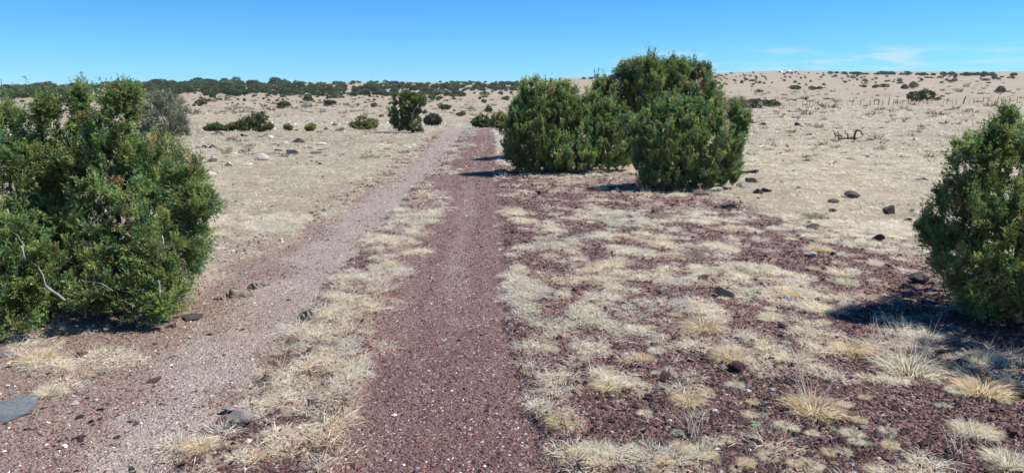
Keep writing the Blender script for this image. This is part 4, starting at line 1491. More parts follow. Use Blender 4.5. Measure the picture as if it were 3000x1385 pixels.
T3 = [(1900, 270, 85, 72, 0, 0.9), (1835, 270, 62, 66, 0, 0.7), (1870, 205, 52, 32, 0, 0.5), (1905, 195, 32, 24, 0, 0.35), (1935, 215, 40, 34, 0, 0.5), (1985, 235, 60, 52, 0, 0.6), (1975, 200, 22, 24, 0, 0.25), (2002, 200, 18, 24, 0, 0.2), (2050, 250, 42, 58, 0, 0.5), (2057, 210, 14, 26, 0, 0.15),
      (2085, 290, 26, 46, 0, 0.3), (2095, 330, 20, 30, 0, 0.25), (1770, 290, 42, 62, 0, 0.5), (1765, 250, 14, 22, 0, 0.18), (1760, 350, 55, 80, 0, 0.6), (1900, 370, 150, 110, 0.2, 1.2), (2030, 340, 70, 90, 0.1, 0.6), (1820, 220, 20, 24, 0, 0.2)]
juniper('juniper_tree', 'tallest dark olive juniper rising behind the middle group', 'juniper', T3, 19.5, (1900, 462), 1500, 160, 0.150, 0.052, 0.018, 8, 0.08, [0.22, 0.14, 0.26, 0.10, 0.12, 0.16], pal=np.array(GREEN) * 0.92, seed=13, up=1.7,
        dead=[([(2024, 275, 19), (2036, 262, 19), (2046, 255, 19)], 0.02), ([(1880, 300, 18.8), (1884, 260, 18.8)], 0.012)], tight=0.38)
T4 = [(2135, 318, 40, 30, 0, 0.5), (2165, 305, 20, 18, 0, 0.3), (2110, 300, 20, 22, 0, 0.3)]
juniper('sagebrush', 'sparse brownish gray shrub showing behind the right side of the middle group', 'shrub', T4, 27.0, (2140, 372), 260, 34, 0.10, 0.06, 0.014, 6, 0.02,
        [0.4, 0.3, 0.3], pal=[(0.17, 0.15, 0.095), (0.22, 0.185, 0.12), (0.12, 0.125, 0.07)], seed=14, up=1.2, base=[at(2140, 340, 27)[0], 27.0, float(zt(at(2140, 340, 27)[0], 27.0))])

T1B = [(1575, 345, 62, 68, 0, 0.7), (1550, 305, 42, 44, 0, 0.4), (1620, 350, 60, 70, 0, 0.6), (1650, 310, 50, 50, 0, 0.5)]
juniper('juniper_tree', 'juniper hidden behind the broad one, casting the upper shadow patch', 'juniper', T1B, 20.9, (1600, 444), 420, 110, 0.18, 0.07, 0.026, 4, 0.06, seed=19, up=1.0, tight=0.42)

# right juniper
T5 = [(3090, 585, 235, 215, 0.3, 0.62), (2960, 470, 95, 105, 0.1, 0.3), (2900, 560, 95, 110, 0, 0.3), (2845, 480, 52, 75, 0, 0.16), (2815, 440, 20, 50, 0, 0.08), (2850, 620, 80, 100, -0.1, 0.28), (2790, 560, 44, 70, 0, 0.16),
      (2755, 690, 52, 30, 0, 0.14), (2790, 740, 70, 50, -0.1, 0.2), (2850, 760, 80, 80, -0.2, 0.3), (2935, 385, 22, 48, 0, 0.09), (2944, 345, 10, 34, 0, 0.05), (2895, 420, 20, 38, 0, 0.09), (3010, 420, 26, 55, 0.1, 0.12), (2980, 450, 46, 60, 0.1, 0.2),
      (2950, 700, 120, 130, -0.2, 0.4), (2940, 830, 110, 90, -0.2, 0.4), (2860, 840, 60, 50, -0.2, 0.25), (3100, 780, 180, 170, -0.2, 0.5), (3000, 900, 90, 45, -0.2, 0.4), (3150, 430, 80, 85, 0.2, 0.3), (3310, 540, 190, 240, -1.0, 0.55), (3330, 760, 200, 160, -1.1, 0.5), (2720, 650, 18, 12, 0, 0.06), (2880, 880, 30, 40, -0.2, 0.15)]
T5B = at(3060, 700, 5.8)
juniper('juniper_tree', 'bright green juniper at the right border casting dark shade on the cinders', 'juniper', T5, 5.6, (0, 0), 1500, 230, 0.075, 0.022, 0.0068, 6, 0.045, W_LEFT, seed=15,
        base=[T5B[0], 5.8, float(zt(T5B[0], 5.8))],
        dead=[([(2943, 330, 5.6), (2945, 300, 5.6), (2952, 284, 5.6)], 0.003), ([(2952, 284, 5.6), (2972, 280, 5.6)], 0.002), ([(2886, 400, 5.6), (2880, 345, 5.6)], 0.003), ([(2895, 405, 5.6), (2897, 335, 5.6)], 0.003),
              ([(2850, 370, 5.6), (2845, 345, 5.6)], 0.002), ([(2955, 540, 5.2), (2965, 580, 5.2)], 0.005), ([(2862, 580, 5.3), (2885, 600, 5.3)], 0.004), ([(2855, 806, 5.1), (2900, 806, 5.1)], 0.004), ([(2800, 560, 5.4), (2815, 590, 5.4)], 0.004)], floor=0.03)

# the gray pinyon-like tree behind the left juniper
T6 = [(470, 330, 70, 50, 0, 0.9), (500, 300, 40, 40, 0, 0.6), (440, 290, 45, 36, 0, 0.6), (525, 350, 24, 32, 0, 0.35), (480, 272, 36, 22, 0, 0.5), (415, 330, 40, 45, 0, 0.6), (395, 300, 24, 26, 0, 0.4), (535, 370, 14, 16, 0, 0.25), (465, 262, 20, 14, 0, 0.3)]
juniper('pinyon_tree', 'gray-green open tree with bare gray twigs behind the big left juniper', 'tree', T6, 32.0, (490, 384), 620, 50, 0.16, 0.085, 0.020, 12, 0.045,
        [0.4, 0.3, 0.2, 0.1], pal=[(0.20, 0.23, 0.14), (0.24, 0.26, 0.165), (0.165, 0.19, 0.115), (0.30, 0.27, 0.20)], seed=16, up=1.0,
        dead=[([(490 + a_, 360, 31.6), (480 + b_, 320, 31.6), (470 + c_, 275, 31.7)], 0.022) for a_, b_, c_ in [(0, 0, 0), (10, 30, 50), (-20, -40, -50), (5, 15, 15), (-5, -15, -25), (20, 40, 30), (10, -5, 20)]], tight=0.5)
# small tree by the track end
T7 = [(1196, 296, 26, 30, 0, 0.45), (1186, 274, 16, 12, 0, 0.3), (1212, 282, 17, 16, 0, 0.3), (1236, 288, 11, 16, 0, 0.2), (1158, 290, 5, 22, 0, 0.1), (1153, 332, 14, 22, 0, 0.25), (1170, 358, 18, 16, 0, 0.3), (1212, 352, 22, 26, 0, 0.35), (1188, 335, 15, 28, 0, 0.3), (1225, 315, 8, 8, 0, 0.1), (1238, 282, 8, 10, 0, 0.1), (1158, 270, 0.1, 0.1, 0, 0.05), (1233, 375, 7, 6, 0, 0.1)]
T7 = [q for q in T7 if q[2] > 1]
juniper('juniper_tree', 'dark green juniper with a leaning side limb standing left of the track end', 'juniper', T7, 35.5, (1190, 381), 520, 70, 0.10, 0.07, 0.026, 5, 0.07, pal=np.array(GREEN) * 0.72, seed=17, up=1.2, inner=0.1,
        dead=[([(1205, 345, 35.2), (1215, 318, 35.2), (1232, 300, 35.2)], 0.035), ([(1215, 318, 35.2), (1228, 316, 35.2)], 0.015)], tight=0.42)
# spiky bushes at the end of the track
PY = [(0.25, 0.27, 0.085), (0.31, 0.32, 0.11), (0.20, 0.23, 0.08)]
PD = [(0.10, 0.145, 0.055), (0.14, 0.175, 0.062), (0.18, 0.19, 0.08)]
for L_, D, b_, pal_, nm, lb_, ct in [
        ([(1397, 345, 18, 12), (1415, 335, 18, 14), (1432, 345, 16, 12), (1420, 352, 28, 8)], 44.0, (1412, 358), PD, 'juniper_bush', 'low dark bush just right of where the track ends', 'bush'),
        ([(1450, 340, 12, 20), (1466, 334, 12, 24), (1482, 338, 14, 22), (1465, 350, 26, 12)], 42.0, (1465, 359), PY, 'shrub', 'upright yellow-green stemmy shrub between track end and middle junipers', 'shrub'),
        ([(1040, 362, 16, 10), (1062, 352, 22, 16), (1088, 358, 20, 13), (1068, 366, 36, 8)], 40.0, (1068, 374), PY, 'rabbitbrush', 'round yellow-green rabbitbrush left of the small dark juniper', 'shrub'),
        ([(698, 366, 18, 13), (720, 361, 20, 17), (745, 352, 20, 23), (768, 344, 16, 17), (732, 373, 40, 7)], 38.5, (735, 381), PD, 'juniper_bush', 'spreading dark bush rising to the right in the left middle distance', 'bush'),
        ([(672, 368, 14, 8), (664, 371, 10, 5)], 38.5, (670, 377), PD, 'juniper_bush', 'small low dark bush touching the spreading bush on its left', 'bush'),
        ([(612, 370, 14, 7), (630, 366, 16, 11), (640, 368, 12, 9)], 38.5, (625, 379), PD, 'juniper_bush', 'low dark bush just right of the gray open tree', 'bush'),
        ([(784, 364, 10, 6), (790, 361, 6, 6), (776, 368, 8, 4)], 38.5, (784, 372), PD, 'juniper_bush', 'small dark bush right of the spreading bush', 'bush'),
        ([(843, 362, 11, 6)], 39.0, (843, 369), PD, 'juniper_bush', 'small dark rounded bush alone above the pale stones', 'bush'),
        ([(905, 371, 10, 6), (915, 367, 7, 6)], 38.0, (909, 378), PY, 'shrub', 'small yellowish bush between dark bush and rabbitbrush', 'shrub'),
        ([(1255, 345, 14, 14), (1270, 342, 18, 18), (1284, 346, 12, 14)], 52.0, (1269, 362), [(0.085, 0.10, 0.05), (0.11, 0.125, 0.065), (0.13, 0.12, 0.08)], 'juniper_bush', 'gray-green round bush just right of the dark leaning juniper', 'bush')]:
    gb_ = ground(*b_)
    D_ = min(D, gb_[1] + 1.0) if gb_[1] < 70 else D
    xb = at(b_[0], b_[1], D)[0]
    juniper(nm, lb_, ct, [(*q, 0, max(0.22, q[2] * D / F * 0.9)) for q in L_], D, b_, 90 + 50 * len(L_), 60, 0.085, 0.065, 0.024, 4, 0.025, [0.4, 0.35, 0.25], pal=pal_, seed=int(b_[0]), up=1.4,
            base=[xb, D, float(zt(xb, D))], tight=0.4, floor=0.0)


# ------------------------------------------------------------------ far junipers (shared meshes)
def far_proto(seed, lobes, n_clump=330, n_leaf=16, pal=None):
    pal = pal if pal is not None else [(0.060, 0.080, 0.034), (0.078, 0.095, 0.040), (0.048, 0.066, 0.030), (0.10, 0.105, 0.052)]
    V, Q, c, _, _ = foliage(np.array(lobes, float), n_clump, n_leaf, 0.06, 0.065, 0.034, [(c_[0] * 1.15, c_[1] * 1.32, c_[2] * 1.1) for c_ in pal], [0.3, 0.3, 0.25, 0.15], up=0.7, ground_z=0.0, seed=seed, vjit=0.22, inner=0.3)
    # short stem
    tv, tq, tt = tube(np.array([[0, 0, -0.12], [0.01, 0, 0.12], [-0.01, 0.01, 0.3]]), np.array([0.045, 0.035, 0.02]), 6)
    o_ = len(V)
    loops = np.concatenate([Q.ravel(), (tq + o_).ravel(), (tt + o_).ravel()])
    sizes = np.concatenate([np.full(len(Q) + len(tq), 4), np.full(len(tt), 3)])
    mi = np.concatenate([np.zeros(len(Q)), np.ones(len(tq) + len(tt))])
    cc_ = np.concatenate([c, np.full((len(tv), 3), 0.15)])
    return new_mesh('far_juniper', np.concatenate([V, tv]), loops, sizes, col=cc_, mats=[M_LEAFV, M_BARK], midx=mi)


RND = [[(0, 0, 0.48, 0.46, 0.44, 0.44)], [(-0.14, 0, 0.40, 0.34, 0.4, 0.36), (0.2, 0, 0.48, 0.28, 0.35, 0.42)], [(0, 0, 0.52, 0.34, 0.36, 0.42), (-0.26, 0.05, 0.32, 0.22, 0.25, 0.28), (0.27, -0.05, 0.36, 0.22, 0.25, 0.3)],
       [(-0.2, 0, 0.52, 0.28, 0.3, 0.42), (0.12, 0.1, 0.36, 0.36, 0.35, 0.32)], [(0, 0, 0.6, 0.30, 0.3, 0.38), (0, 0, 0.25, 0.44, 0.4, 0.24)]]
PR_ROUND = [far_proto(50 + i, l_) for i, l_ in enumerate(RND)]
PR_UMB = far_proto(70, [(0, 0, 0.70, 0.48, 0.46, 0.26), (0.1, 0, 0.62, 0.36, 0.36, 0.24)])
PR_LEAN = far_proto(71, [(-0.18, 0, 0.36, 0.28, 0.3, 0.34), (0.08, 0, 0.62, 0.34, 0.3, 0.28), (0.34, 0, 0.6, 0.16, 0.2, 0.18)])
PR_LOW = far_proto(72, [(-0.2, 0, 0.42, 0.3, 0.5, 0.45), (0.2, 0, 0.45, 0.3, 0.5, 0.5)])
PGRAY = [(0.14, 0.14, 0.09), (0.17, 0.165, 0.11), (0.11, 0.115, 0.07), (0.2, 0.19, 0.14)]
PR_GRAY = far_proto(73, [(0, 0, 0.58, 0.46, 0.44, 0.40)], pal=PGRAY)
PROTO = {'u': [PR_UMB], 'l': [PR_LEAN], 'w': [PR_LOW], 'g': [PR_GRAY], 'r': PR_ROUND}
n_trees = 0


def far_tree(px, pyb, wpx, hpx, kind='r', label=None, group=None, name='juniper_tree'):
    global n_trees
    p = ground(px, pyb)
    d = math.hypot(p[0], p[1])
    w, h = wpx * d / F, hpx * d / F
    me = PROTO[kind][rng.integers(len(PROTO[kind]))]
    o = link(name, me, loc=(p[0], p[1], p[2] - 0.03 * h), rz=0.0 if kind in 'ul' else rng.uniform(-0.4, 0.4) + (math.pi if rng.uniform() < 0.5 else 0), scale=(w * 1.04, w, h * 1.05))
    tag(o, label, 'juniper' if name != 'shrub' else 'shrub', group)
    n_trees += 1
    return o


FAR = [
    (830, 319, 37, 21, 'l', 'leaning flat-topped juniper with a short shadow on the bare left plain'),
    (966, 311, 36, 17, 'l', 'leaning gray-green juniper with a spread right arm on the bare left plain'),
    (1095, 315, 17, 14, 'r', 'small round dark juniper on the bare plain left of the dark leaning juniper'),
    (903, 296, 33, 17, 'r', 'double-crowned dark juniper between the two leaning ones, a little behind'),
    (829, 286, 16, 8, 'w', 'low dark juniper straight behind the leaning flat-topped one'),
    (716, 297, 9, 8, 'r', 'tiny round juniper left of the leaning flat-topped one'),
    (590, 309, 30, 19, 'r', 'round dark juniper alone on the plain above the low bush by the gray tree'),
    (613, 299, 14, 9, 'r', 'small juniper just behind the round dark one near the gray tree'),
    (623, 287, 19, 11, 'r', 'small dark juniper further behind the round one near the gray tree'),
    (634, 293, 9, 6, 'r', 'tiny juniper right of two small ones near the gray tree'),
    (980, 288, 39, 16, 'w', 'wide brownish juniper clump before the dense belt of trees'),
    (948, 282, 17, 8, 'w', 'low dark juniper just left of the wide brownish clump'),
    (860, 274, 25, 14, 'r', "dark round juniper at the belt's near edge, tiny one at its left"),
    (840, 272, 8, 10, 'r', 'narrow brown juniper at the near edge of the belt'),
    (903, 271, 29, 16, 'r', 'broad dark juniper at the near edge of the belt above the double-crowned one'),
    (1008, 277, 13, 8, 'r', 'small round juniper at the near edge of the belt, right of the wide clump'),
    (1073, 281, 20, 13, 'r', 'round gray-green juniper near the belt, left of the dark leaning juniper'),
    (1098, 275, 21, 20, 'r', 'taller spreading gray-green juniper near the belt'),
    (1148, 280, 20, 12, 'r', 'round juniper close behind the left side of the dark leaning juniper'),
    (1265, 293, 25, 15, 'g', 'gray round juniper, left of a touching pair right of the dark leaning juniper'),
    (1287, 295, 21, 13, 'l', 'open green juniper, right of a touching pair right of the dark leaning juniper'),
    (1303, 330, 32, 22, 'u', 'umbrella-shaped juniper on a thin stem above the left wheel track end'),
    (1350, 341, 27, 15, 'r', 'dome-shaped dark juniper right of the umbrella-shaped one'),
    (1331, 327, 9, 6, 'w', 'tiny dark bush between umbrella-shaped and dome-shaped junipers'),
    (1243, 335, 14, 13, 'r', 'small green juniper showing behind the right side of the dark leaning juniper'),
    (1222, 336, 20, 12, 'r', 'green juniper mostly behind the dark leaning juniper'),
    (1380, 316, 8, 4, 'w', 'tiny low bush on the plain right of the umbrella-shaped juniper'),
    (1418, 302, 15, 11, 'r', 'neat round dark juniper on the plain above the track end'),
    (1483, 293, 18, 12, 'r', 'rounded juniper near the left side of the middle group'),
    (1421, 280, 27, 10, 'w', 'long low juniper clump above the neat round one'),
    (1352, 284, 25, 16, 'r', 'pointed dark juniper, rightmost of three in a row near the belt'),
    (1326, 285, 20, 12, 'r', 'round dark juniper in the middle of three in a row'),
    (1309, 281, 18, 10, 'r', 'low dark juniper, leftmost of three in a row'),
    (1431, 329, 28, 17, 'r', 'round dark juniper behind the bushes at the track end'),
    (1285, 279, 36, 13, 'g', 'wide gray juniper clump above the touching pair'),
    (1467, 277, 14, 10, 'r', 'squarish dark juniper near the middle group'),
    (1497, 276, 8, 9, 'r', 'narrow dark juniper near the left top of the middle group'),
    (1117, 343, 14, 7, 'w', 'tiny green bush at the left of the dark leaning juniper'),
    (1051, 346, 8, 6, 'w', 'tiny dark bush behind the yellow-green rabbitbrush'),
    (980, 370, 14, 7, 'g', 'tiny gray bush left of the yellow-green rabbitbrush'),
    (2207, 317, 56, 26, 'w', 'large dark dome juniper, left of three at the fence beginning'),
    (2243, 306, 19, 13, 'r', 'gray-green juniper behind and between two dark ones at the fence beginning'),
    (2264, 314, 40, 20, 'r', 'dark green juniper right where the fence begins'),
    (2224, 271, 20, 8, 'w', 'small dark double bush on the bare slope above the fence beginning'),
    (2328, 269, 28, 16, 'u', 'mushroom-shaped gray juniper on the bare right slope'),
    (2380, 264, 19, 11, 'r', 'round dark juniper, left of a pair right of the mushroom-shaped one'),
    (2400, 262, 16, 8, 'r', 'lower dark juniper, right of a pair right of the mushroom-shaped one'),
    (2328, 296, 10, 5, 'w', 'tiny bush behind the fence, leftmost of three'),
    (2348, 290, 9, 4, 'w', 'tiny bush behind the fence, middle of three'),
    (2361, 293, 9, 7, 'r', 'tiny bush behind the fence, right of three'),
    (2532, 257, 13, 8, 'r', 'round dark juniper, leftmost of a row of three on the right slope'),
    (2563, 258, 19, 9, 'r', 'dark juniper in the middle of a row of three on the right slope'),
    (2590, 256, 23, 9, 'w', 'wide dark juniper, rightmost of a row of three on the right slope'),
    (2650, 261, 21, 11, 'r', 'dark round juniper beside the pale open one above the big fence juniper'),
    (2676, 261, 23, 16, 'g', 'pale open juniper above the big fence juniper'),
    (2695, 297, 60, 30, 'r', 'biggest dark green juniper just behind the fence'),
    (2746, 294, 17, 8, 'w', 'low dark bush right of the biggest fence juniper'),
    (2760, 284, 10, 4, 'w', 'tiny flat bush above the low one right of the fence juniper'),
    (2930, 272, 26, 15, 'r', 'dark rounded juniper on the slope above the right border juniper'),
    (2636, 240, 12, 8, 'r', 'round juniper high on the right slope above the pale open one'),
    (2700, 238, 8, 8, 'r', 'pointed juniper high on the right slope'),
    (2796, 241, 14, 9, 'g', 'gray juniper with a dark foot high on the right slope'),
    (2773, 238, 8, 6, 'g', 'small gray juniper left of the one with a dark foot'),
    (2887, 237, 18, 6, 'w', 'flat dark juniper high on the slope near the right border'),
    (2914, 232, 14, 8, 'r', 'dark juniper touching a lower one high near the right border'),
    (2926, 234, 9, 5, 'w', 'low juniper touching a taller one high near the right border'),
    (2965, 229, 10, 5, 'w', 'lone flat juniper below the skyline at the right border'),
    (2716, 229, 12, 4, 'w', 'long flat juniper just below the right skyline'),
    (2754, 229, 14, 5, 'w', 'flat dark juniper just below the skyline trees on the right'),
    (2329, 243, 11, 6, 'r', 'small dark juniper straight above the mushroom-shaped one'),
    (2298, 239, 9, 5, 'g', 'small gray juniper up the hill left of the mushroom-shaped one'),
    (2375, 241, 8, 6, 'r', 'small round juniper up the hill above the round pair'),
    (2361, 249, 7, 4, 'r', 'tiny juniper between the round pair and the hilltop'),
    (2224, 245, 12, 7, 'r', 'dark juniper on the hillside right of the middle group, lowest of a cluster'),
    (2206, 239, 20, 6, 'w', 'long dark juniper on the hillside right of the middle group'),
    (2187, 236, 10, 5, 'r', 'round juniper on the hillside left of the long dark one'),
    (2173, 244, 12, 8, 'r', 'pointed juniper on the hillside close to the middle group'),
    (2106, 247, 12, 7, 'r', 'dark juniper touching the right edge of the middle group, on the hillside'),
    (2261, 244, 7, 4, 'r', 'tiny juniper below the two white dishes'),
    (2533, 238, 11, 6, 'r', 'dark squarish juniper high on the slope below the skyline gap'),
    (2500, 230, 12, 5, 'w', 'pair-like flat juniper high on the slope'),
    (2141, 216, 6, 4, 'r', 'lone juniper on the skyline left of the white dishes'),
]
for a in FAR:
    far_tree(*a[:5], label=a[5], name='juniper_bush' if a[4] == 'w' and a[2] < 15 else 'juniper_tree')

# the many other junipers of the far slopes
GL = {
    'A': ('dark green juniper in the dense belt along the left skyline', 'junipers of the belt along the left skyline'),
    'B': ('dark green juniper in the scattered woodland behind the bare plain', 'junipers of the woodland behind the bare plain'),
    'C': ('small dark juniper dotted on the slope left of the middle group', 'junipers dotted left of the middle group'),
    'D': ('tiny dark juniper dotted over the hill right of the middle group', 'junipers dotted over the right hill'),
    'E': ('dark juniper in the broken row along the right skyline', 'junipers in a row along the right skyline'),
}
cand = []


def add(zone, n, fx, fy, ws, hr, ymin=0):
    for _ in range(n):
        px = fx()
        cand.append((zone, px, fy(px), ws(), hr()))


U = rng.uniform
sky_px = lambda px: float(np.interp(px, COLS, TAB[:, 4]))
add('A', 200, lambda: U(-60, 700), lambda px: sky_px(px) + 3 + 26 * U(0, 1) ** 1.5, lambda: U(14, 36), lambda: U(0.45, 0.62))
add('A', 60, lambda: U(-60, 520), lambda px: U(272, 305), lambda: U(10, 26), lambda: U(0.55, 0.75))
add('B', 75, lambda: U(600, 880), lambda px: sky_px(px) + 4 + U(0, 34), lambda: U(14, 30), lambda: U(0.5, 0.7))
add('B', 205, lambda: U(800, 1340), lambda px: U(256, 283), lambda: U(9, 24), lambda: U(0.5, 0.7))
add('B', 90, lambda: U(700, 1350), lambda px: sky_px(px) + U(1, 14), lambda: U(7, 16), lambda: U(0.5, 0.7))
add('B', 190, lambda: U(560, 1330), lambda px: 268 + 45 * U(0, 1) ** 1.6, lambda: U(3, 10), lambda: U(0.55, 0.8))
add('C', 110, lambda: U(1330, 1560), lambda px: U(248, 268), lambda: U(8, 18), lambda: U(0.5, 0.7))
add('C', 60, lambda: U(1330, 1760), lambda px: sky_px(px) + U(0, 14), lambda: U(6, 12), lambda: U(0.5, 0.7))
add('C', 60, lambda: U(1560, 1790), lambda px: U(236, 268), lambda: U(5, 12), lambda: U(0.5, 0.75))
add('C', 22, lambda: U(1330, 1560), lambda px: U(268, 300), lambda: U(5, 10), lambda: U(0.6, 0.8))
add('D', 85, lambda: U(2090, 2560), lambda px: sky_px(px) + abs(rng.normal(9, 8)), lambda: U(3.5, 8), lambda: U(0.45, 0.75))
add('D', 24, lambda: U(2090, 2700), lambda px: U(232, 256), lambda: U(5, 10), lambda: U(0.45, 0.7))
add('E', 58, lambda: 2420 + 560 * U(0, 1) ** 0.8, lambda px: sky_px(px) + U(0.5, 3.5), lambda: U(7, 17), lambda: U(0.4, 0.6))
add('E', 30, lambda: U(2500, 3060), lambda px: sky_px(px) + U(5, 26), lambda: U(5, 10), lambda: U(0.4, 0.6))
cand = [q for q in cand if not (1530 < q[1] < 2085 and q[2] > 235)]
# keep the wide open plain open
cand = [q for q in cand if not (q[0] == 'E' and rng.uniform() < 0.35 * (fbm(np.array([q[1] / 60.0]), np.array([3.0]), 5, 2)[0] < 0.45))]
cand.sort(key=lambda q: -(q[3] * q[3] * q[4]))
N_THINGS = 300 - n_trees - 12
LM_F = [(830, 319, 'the leaning flat-topped juniper'), (966, 311, 'the leaning gray-green juniper'), (903, 296, 'the double-crowned juniper'), (590, 309, 'the round juniper near the gray tree'),
        (980, 288, 'the wide brownish clump'), (860, 274, 'the belt-edge round juniper'), (1095, 315, 'the small round juniper of the plain'), (1190, 300, 'the dark leaning juniper'),
        (1303, 330, 'the umbrella-shaped juniper'), (1276, 294, 'the touching gray and green pair'), (1335, 283, 'the row of three dark junipers'), (1421, 280, 'the long low clump'), (1418, 302, 'the neat round juniper'),
        (2328, 269, 'the mushroom-shaped juniper'), (2390, 263, 'the round pair'), (2563, 257, 'the row of three junipers'), (2676, 261, 'the pale open juniper'), (2206, 239, 'the long dark hillside juniper'),
        (2300, 213, 'the white dishes'), (2930, 272, 'the lone dark slope juniper'), (2796, 241, 'the gray juniper with dark foot'), (2887, 237, 'the flat dark slope juniper')]
TODO = []
for q in cand[:N_THINGS]:
    o = far_tree(q[1], q[2], q[3], q[3] * q[4], 'g' if rng.uniform() < 0.07 else 'r', 'x', GL[q[0]][1])
    TODO.append((o, q[1], q[2], 'far dark juniper'))
LM_F2 = [(a_, b_) for a_, b_, _ in LM_F]
near_, rest_ = [], []
for t_ in TODO:
    d_ = min(math.hypot(t_[1] - a_, (t_[2] - b_) * 2) for a_, b_ in LM_F2)
    (near_ if d_ < 60 else rest_).append(t_)
relabel(LM_F, near_, None)
for o, px, py, _ in near_:
    if not any(w_ in o['label'] for w_ in (', nearest', ', second', ', third', ', fourth')):
        rest_.append((o, px, py, _))
    else:
        del o['group']
for o, px, py, _ in rest_:
    sk = py - float(np.interp(px, COLS, TAB[:, 4]))
    hb = 'on the skyline' if sk < 7 else ('just under the skyline' if sk < 18 else 'low in the tree belt')
    for lim_, wh in ((75, 'at the left border'), (205, 'left of the left juniper tips'), (290, 'between the left juniper tips'), (420, 'between left juniper and gray tree'), (560, 'above the gray open tree'),
                     (700, 'right of the gray tree'), (820, 'above the spreading dark bush'), (940, 'above the leaning flat-topped juniper'), (1080, 'above the leaning gray-green one'), (1250, 'behind the dark leaning juniper'),
                     (1400, 'above the umbrella-shaped juniper'), (1600, 'left of the middle group'), (2130, 'at the middle group'), (2420, 'near the white dishes'), (2640, 'above the pale open juniper'), (2800, 'above the biggest fence juniper'), (9999, 'towards the right border')):
        if px < lim_:
            break
    o['label'] = f"dark juniper {hb}, {wh}"
    o['group'] = f"junipers {hb}, {wh}"
# everything smaller: one woodland mass
Vs, Qs, Cs, o_ = [], [], [], 0
small = []
for i in range(4):
    V, Q, c, _, _ = foliage(np.array(RND[i], float), 75, 12, 0.09, 0.15, 0.10, [(0.072, 0.105, 0.040), (0.092, 0.122, 0.046), (0.058, 0.088, 0.036)], [0.4, 0.35, 0.25], ground_z=0.0, seed=90 + i)
    small.append((V, Q, c))
off_ = [('A', U(-1500, -60), 0, U(14, 34), U(0.45, 0.62)) for _ in range(170)] + [('E', U(3020, 4200), 0, U(8, 18), U(0.45, 0.6)) for _ in range(60)]
off_ = [(a_, b_, sky_px(b_) + (3 + 26 * U(0, 1) ** 1.5 if a_ == 'A' else U(0.5, 12)), d_, e_) for a_, b_, c_, d_, e_ in off_]
for q in cand[N_THINGS:] + off_:
    p = ground(q[1], q[2])
    d = math.hypot(p[0], p[1])
    w, h = q[3] * d / F, q[3] * q[4] * d / F
    V, Q, c = small[rng.integers(4)]
    Vs.append(V * np.array([w, w, h]) + p)
    Qs.append(Q + o_)
    Cs.append(c * rng.uniform(0.75, 1.25))
    o_ += len(V)
tag(link('distant_woodland', quads('distant_woodland', np.concatenate(Vs), np.concatenate(Qs), col=np.concatenate(Cs), mats=[M_LEAFV])), kind='stuff')

# low brown weeds of the right plain and slopes: ground cover
px_ = np.concatenate([U(2150, 3000, 260), U(500, 1200, 120), U(600, 3000, 260), U(2090, 3000, 180), U(500, 1500, 260)])
py_ = np.concatenate([U(315, 480, 260), U(380, 470, 120), U(255, 345, 260), U(222, 300, 180), U(262, 340, 260)])
pts = np.array([ground(a_, b_) for a_, b_ in zip(px_, py_)])
nb = 26
s_ = np.exp(rng.normal(-0.1, 0.4, len(pts))) * np.clip(np.hypot(pts[:, 0], pts[:, 1]) / 60, 0.5, 2.6)
N = len(pts) * nb
rep = lambda a_: np.repeat(a_, nb, 0)
az = rng.uniform(0, 6.28, N)
base = rep(pts) + np.stack([np.cos(az), np.sin(az), np.zeros(N)], 1) * (0.12 * rep(s_) * np.sqrt(U(0, 1, N)))[:, None]
wc = np.array([(0.30, 0.24, 0.17), (0.38, 0.31, 0.22), (0.22, 0.20, 0.14)])[rng.choice(3, len(pts))]
V, T, c = blades(base, 0.2 * rep(s_) * U(0.5, 1.2, N), 0.03 * rep(s_), az, np.clip(rng.normal(0.9, 0.35, N), 0.2, 1.5), U(0.1, 0.7, N), rep(wc) * U(0.8, 1.2, (N, 1)))
tag(link('low_weeds', tris('low_weeds', V, T, col=c, mats=[M_GRASS])), kind='stuff')

# ------------------------------------------------------------------ fence
FY = lambda px: 308 - (px - 2290) * 0.0012
posts = [(990, 0, 12, 1), (1020, 6, 11, .8), (1055, 8, 12, .8), (1095, 0, 13, 1.1), (1130, 0, 11, .8), (1160, 0, 12, .8), (1200, 0, 14, 1.2), (1293, 0, 15, 1.2), (1365, 0, 13, .8), (1390, 20, 13, 1.3), (1440, 18, 12, .8),
         (1475, 8, 11, .8), (1508, 28, 18, 1.1), (1630, 28, 13, 1.1), (1680, 28, 12, .9), (1770, 22, 17, 1.2), (1800, 6, 13, .8), (1882, 8, 16, 1.1), (1970, 8, 13, .8), (2035, 28, 17, 1.4), (2163, 8, 15, 1.3), (2315, 0, 18, 1.3), (2378, 0, 17, 1.1), (2437, 6, 14, 1.3), (2495, 0, 15, .8)]
posts = [(2100 + a_ / 5.152, l_ / 5.152, h_, t_) for a_, l_, h_, t_ in posts]
p2 = [(68, 0, 19, 1.1), (130, 18, 14, 1.2), (200, 0, 14, .8), (308, 0, 22, 2.0), (385, 0, 16, .9), (443, 4, 18, 1.5), (535, 6, 15, .9), (627, 0, 20, 1.5), (678, 0, 16, .9), (745, 0, 12, .8), (805, 26, 16, 1.1), (885, 4, 12, .7), (950, 4, 14, .9), (1032, -8, 12, .9),
      (1125, 4, 13, .8), (1210, 20, 16, .9), (1280, 14, 18, 1.4), (1372, 4, 13, .8), (1440, -5, 14, 1.1), (1553, 34, 22, 3.0), (1645, 16, 16, .9), (1725, 2, 18, 1.0), (1800, -12, 18, 1.3), (1885, 0, 20, 1.4), (1975, -10, 17, 1.0), (2110, 20, 22, 1.3), (2200, -12, 18, 1.0), (2330, 4, 18, 1.2), (2450, 4, 18, 1.2)]
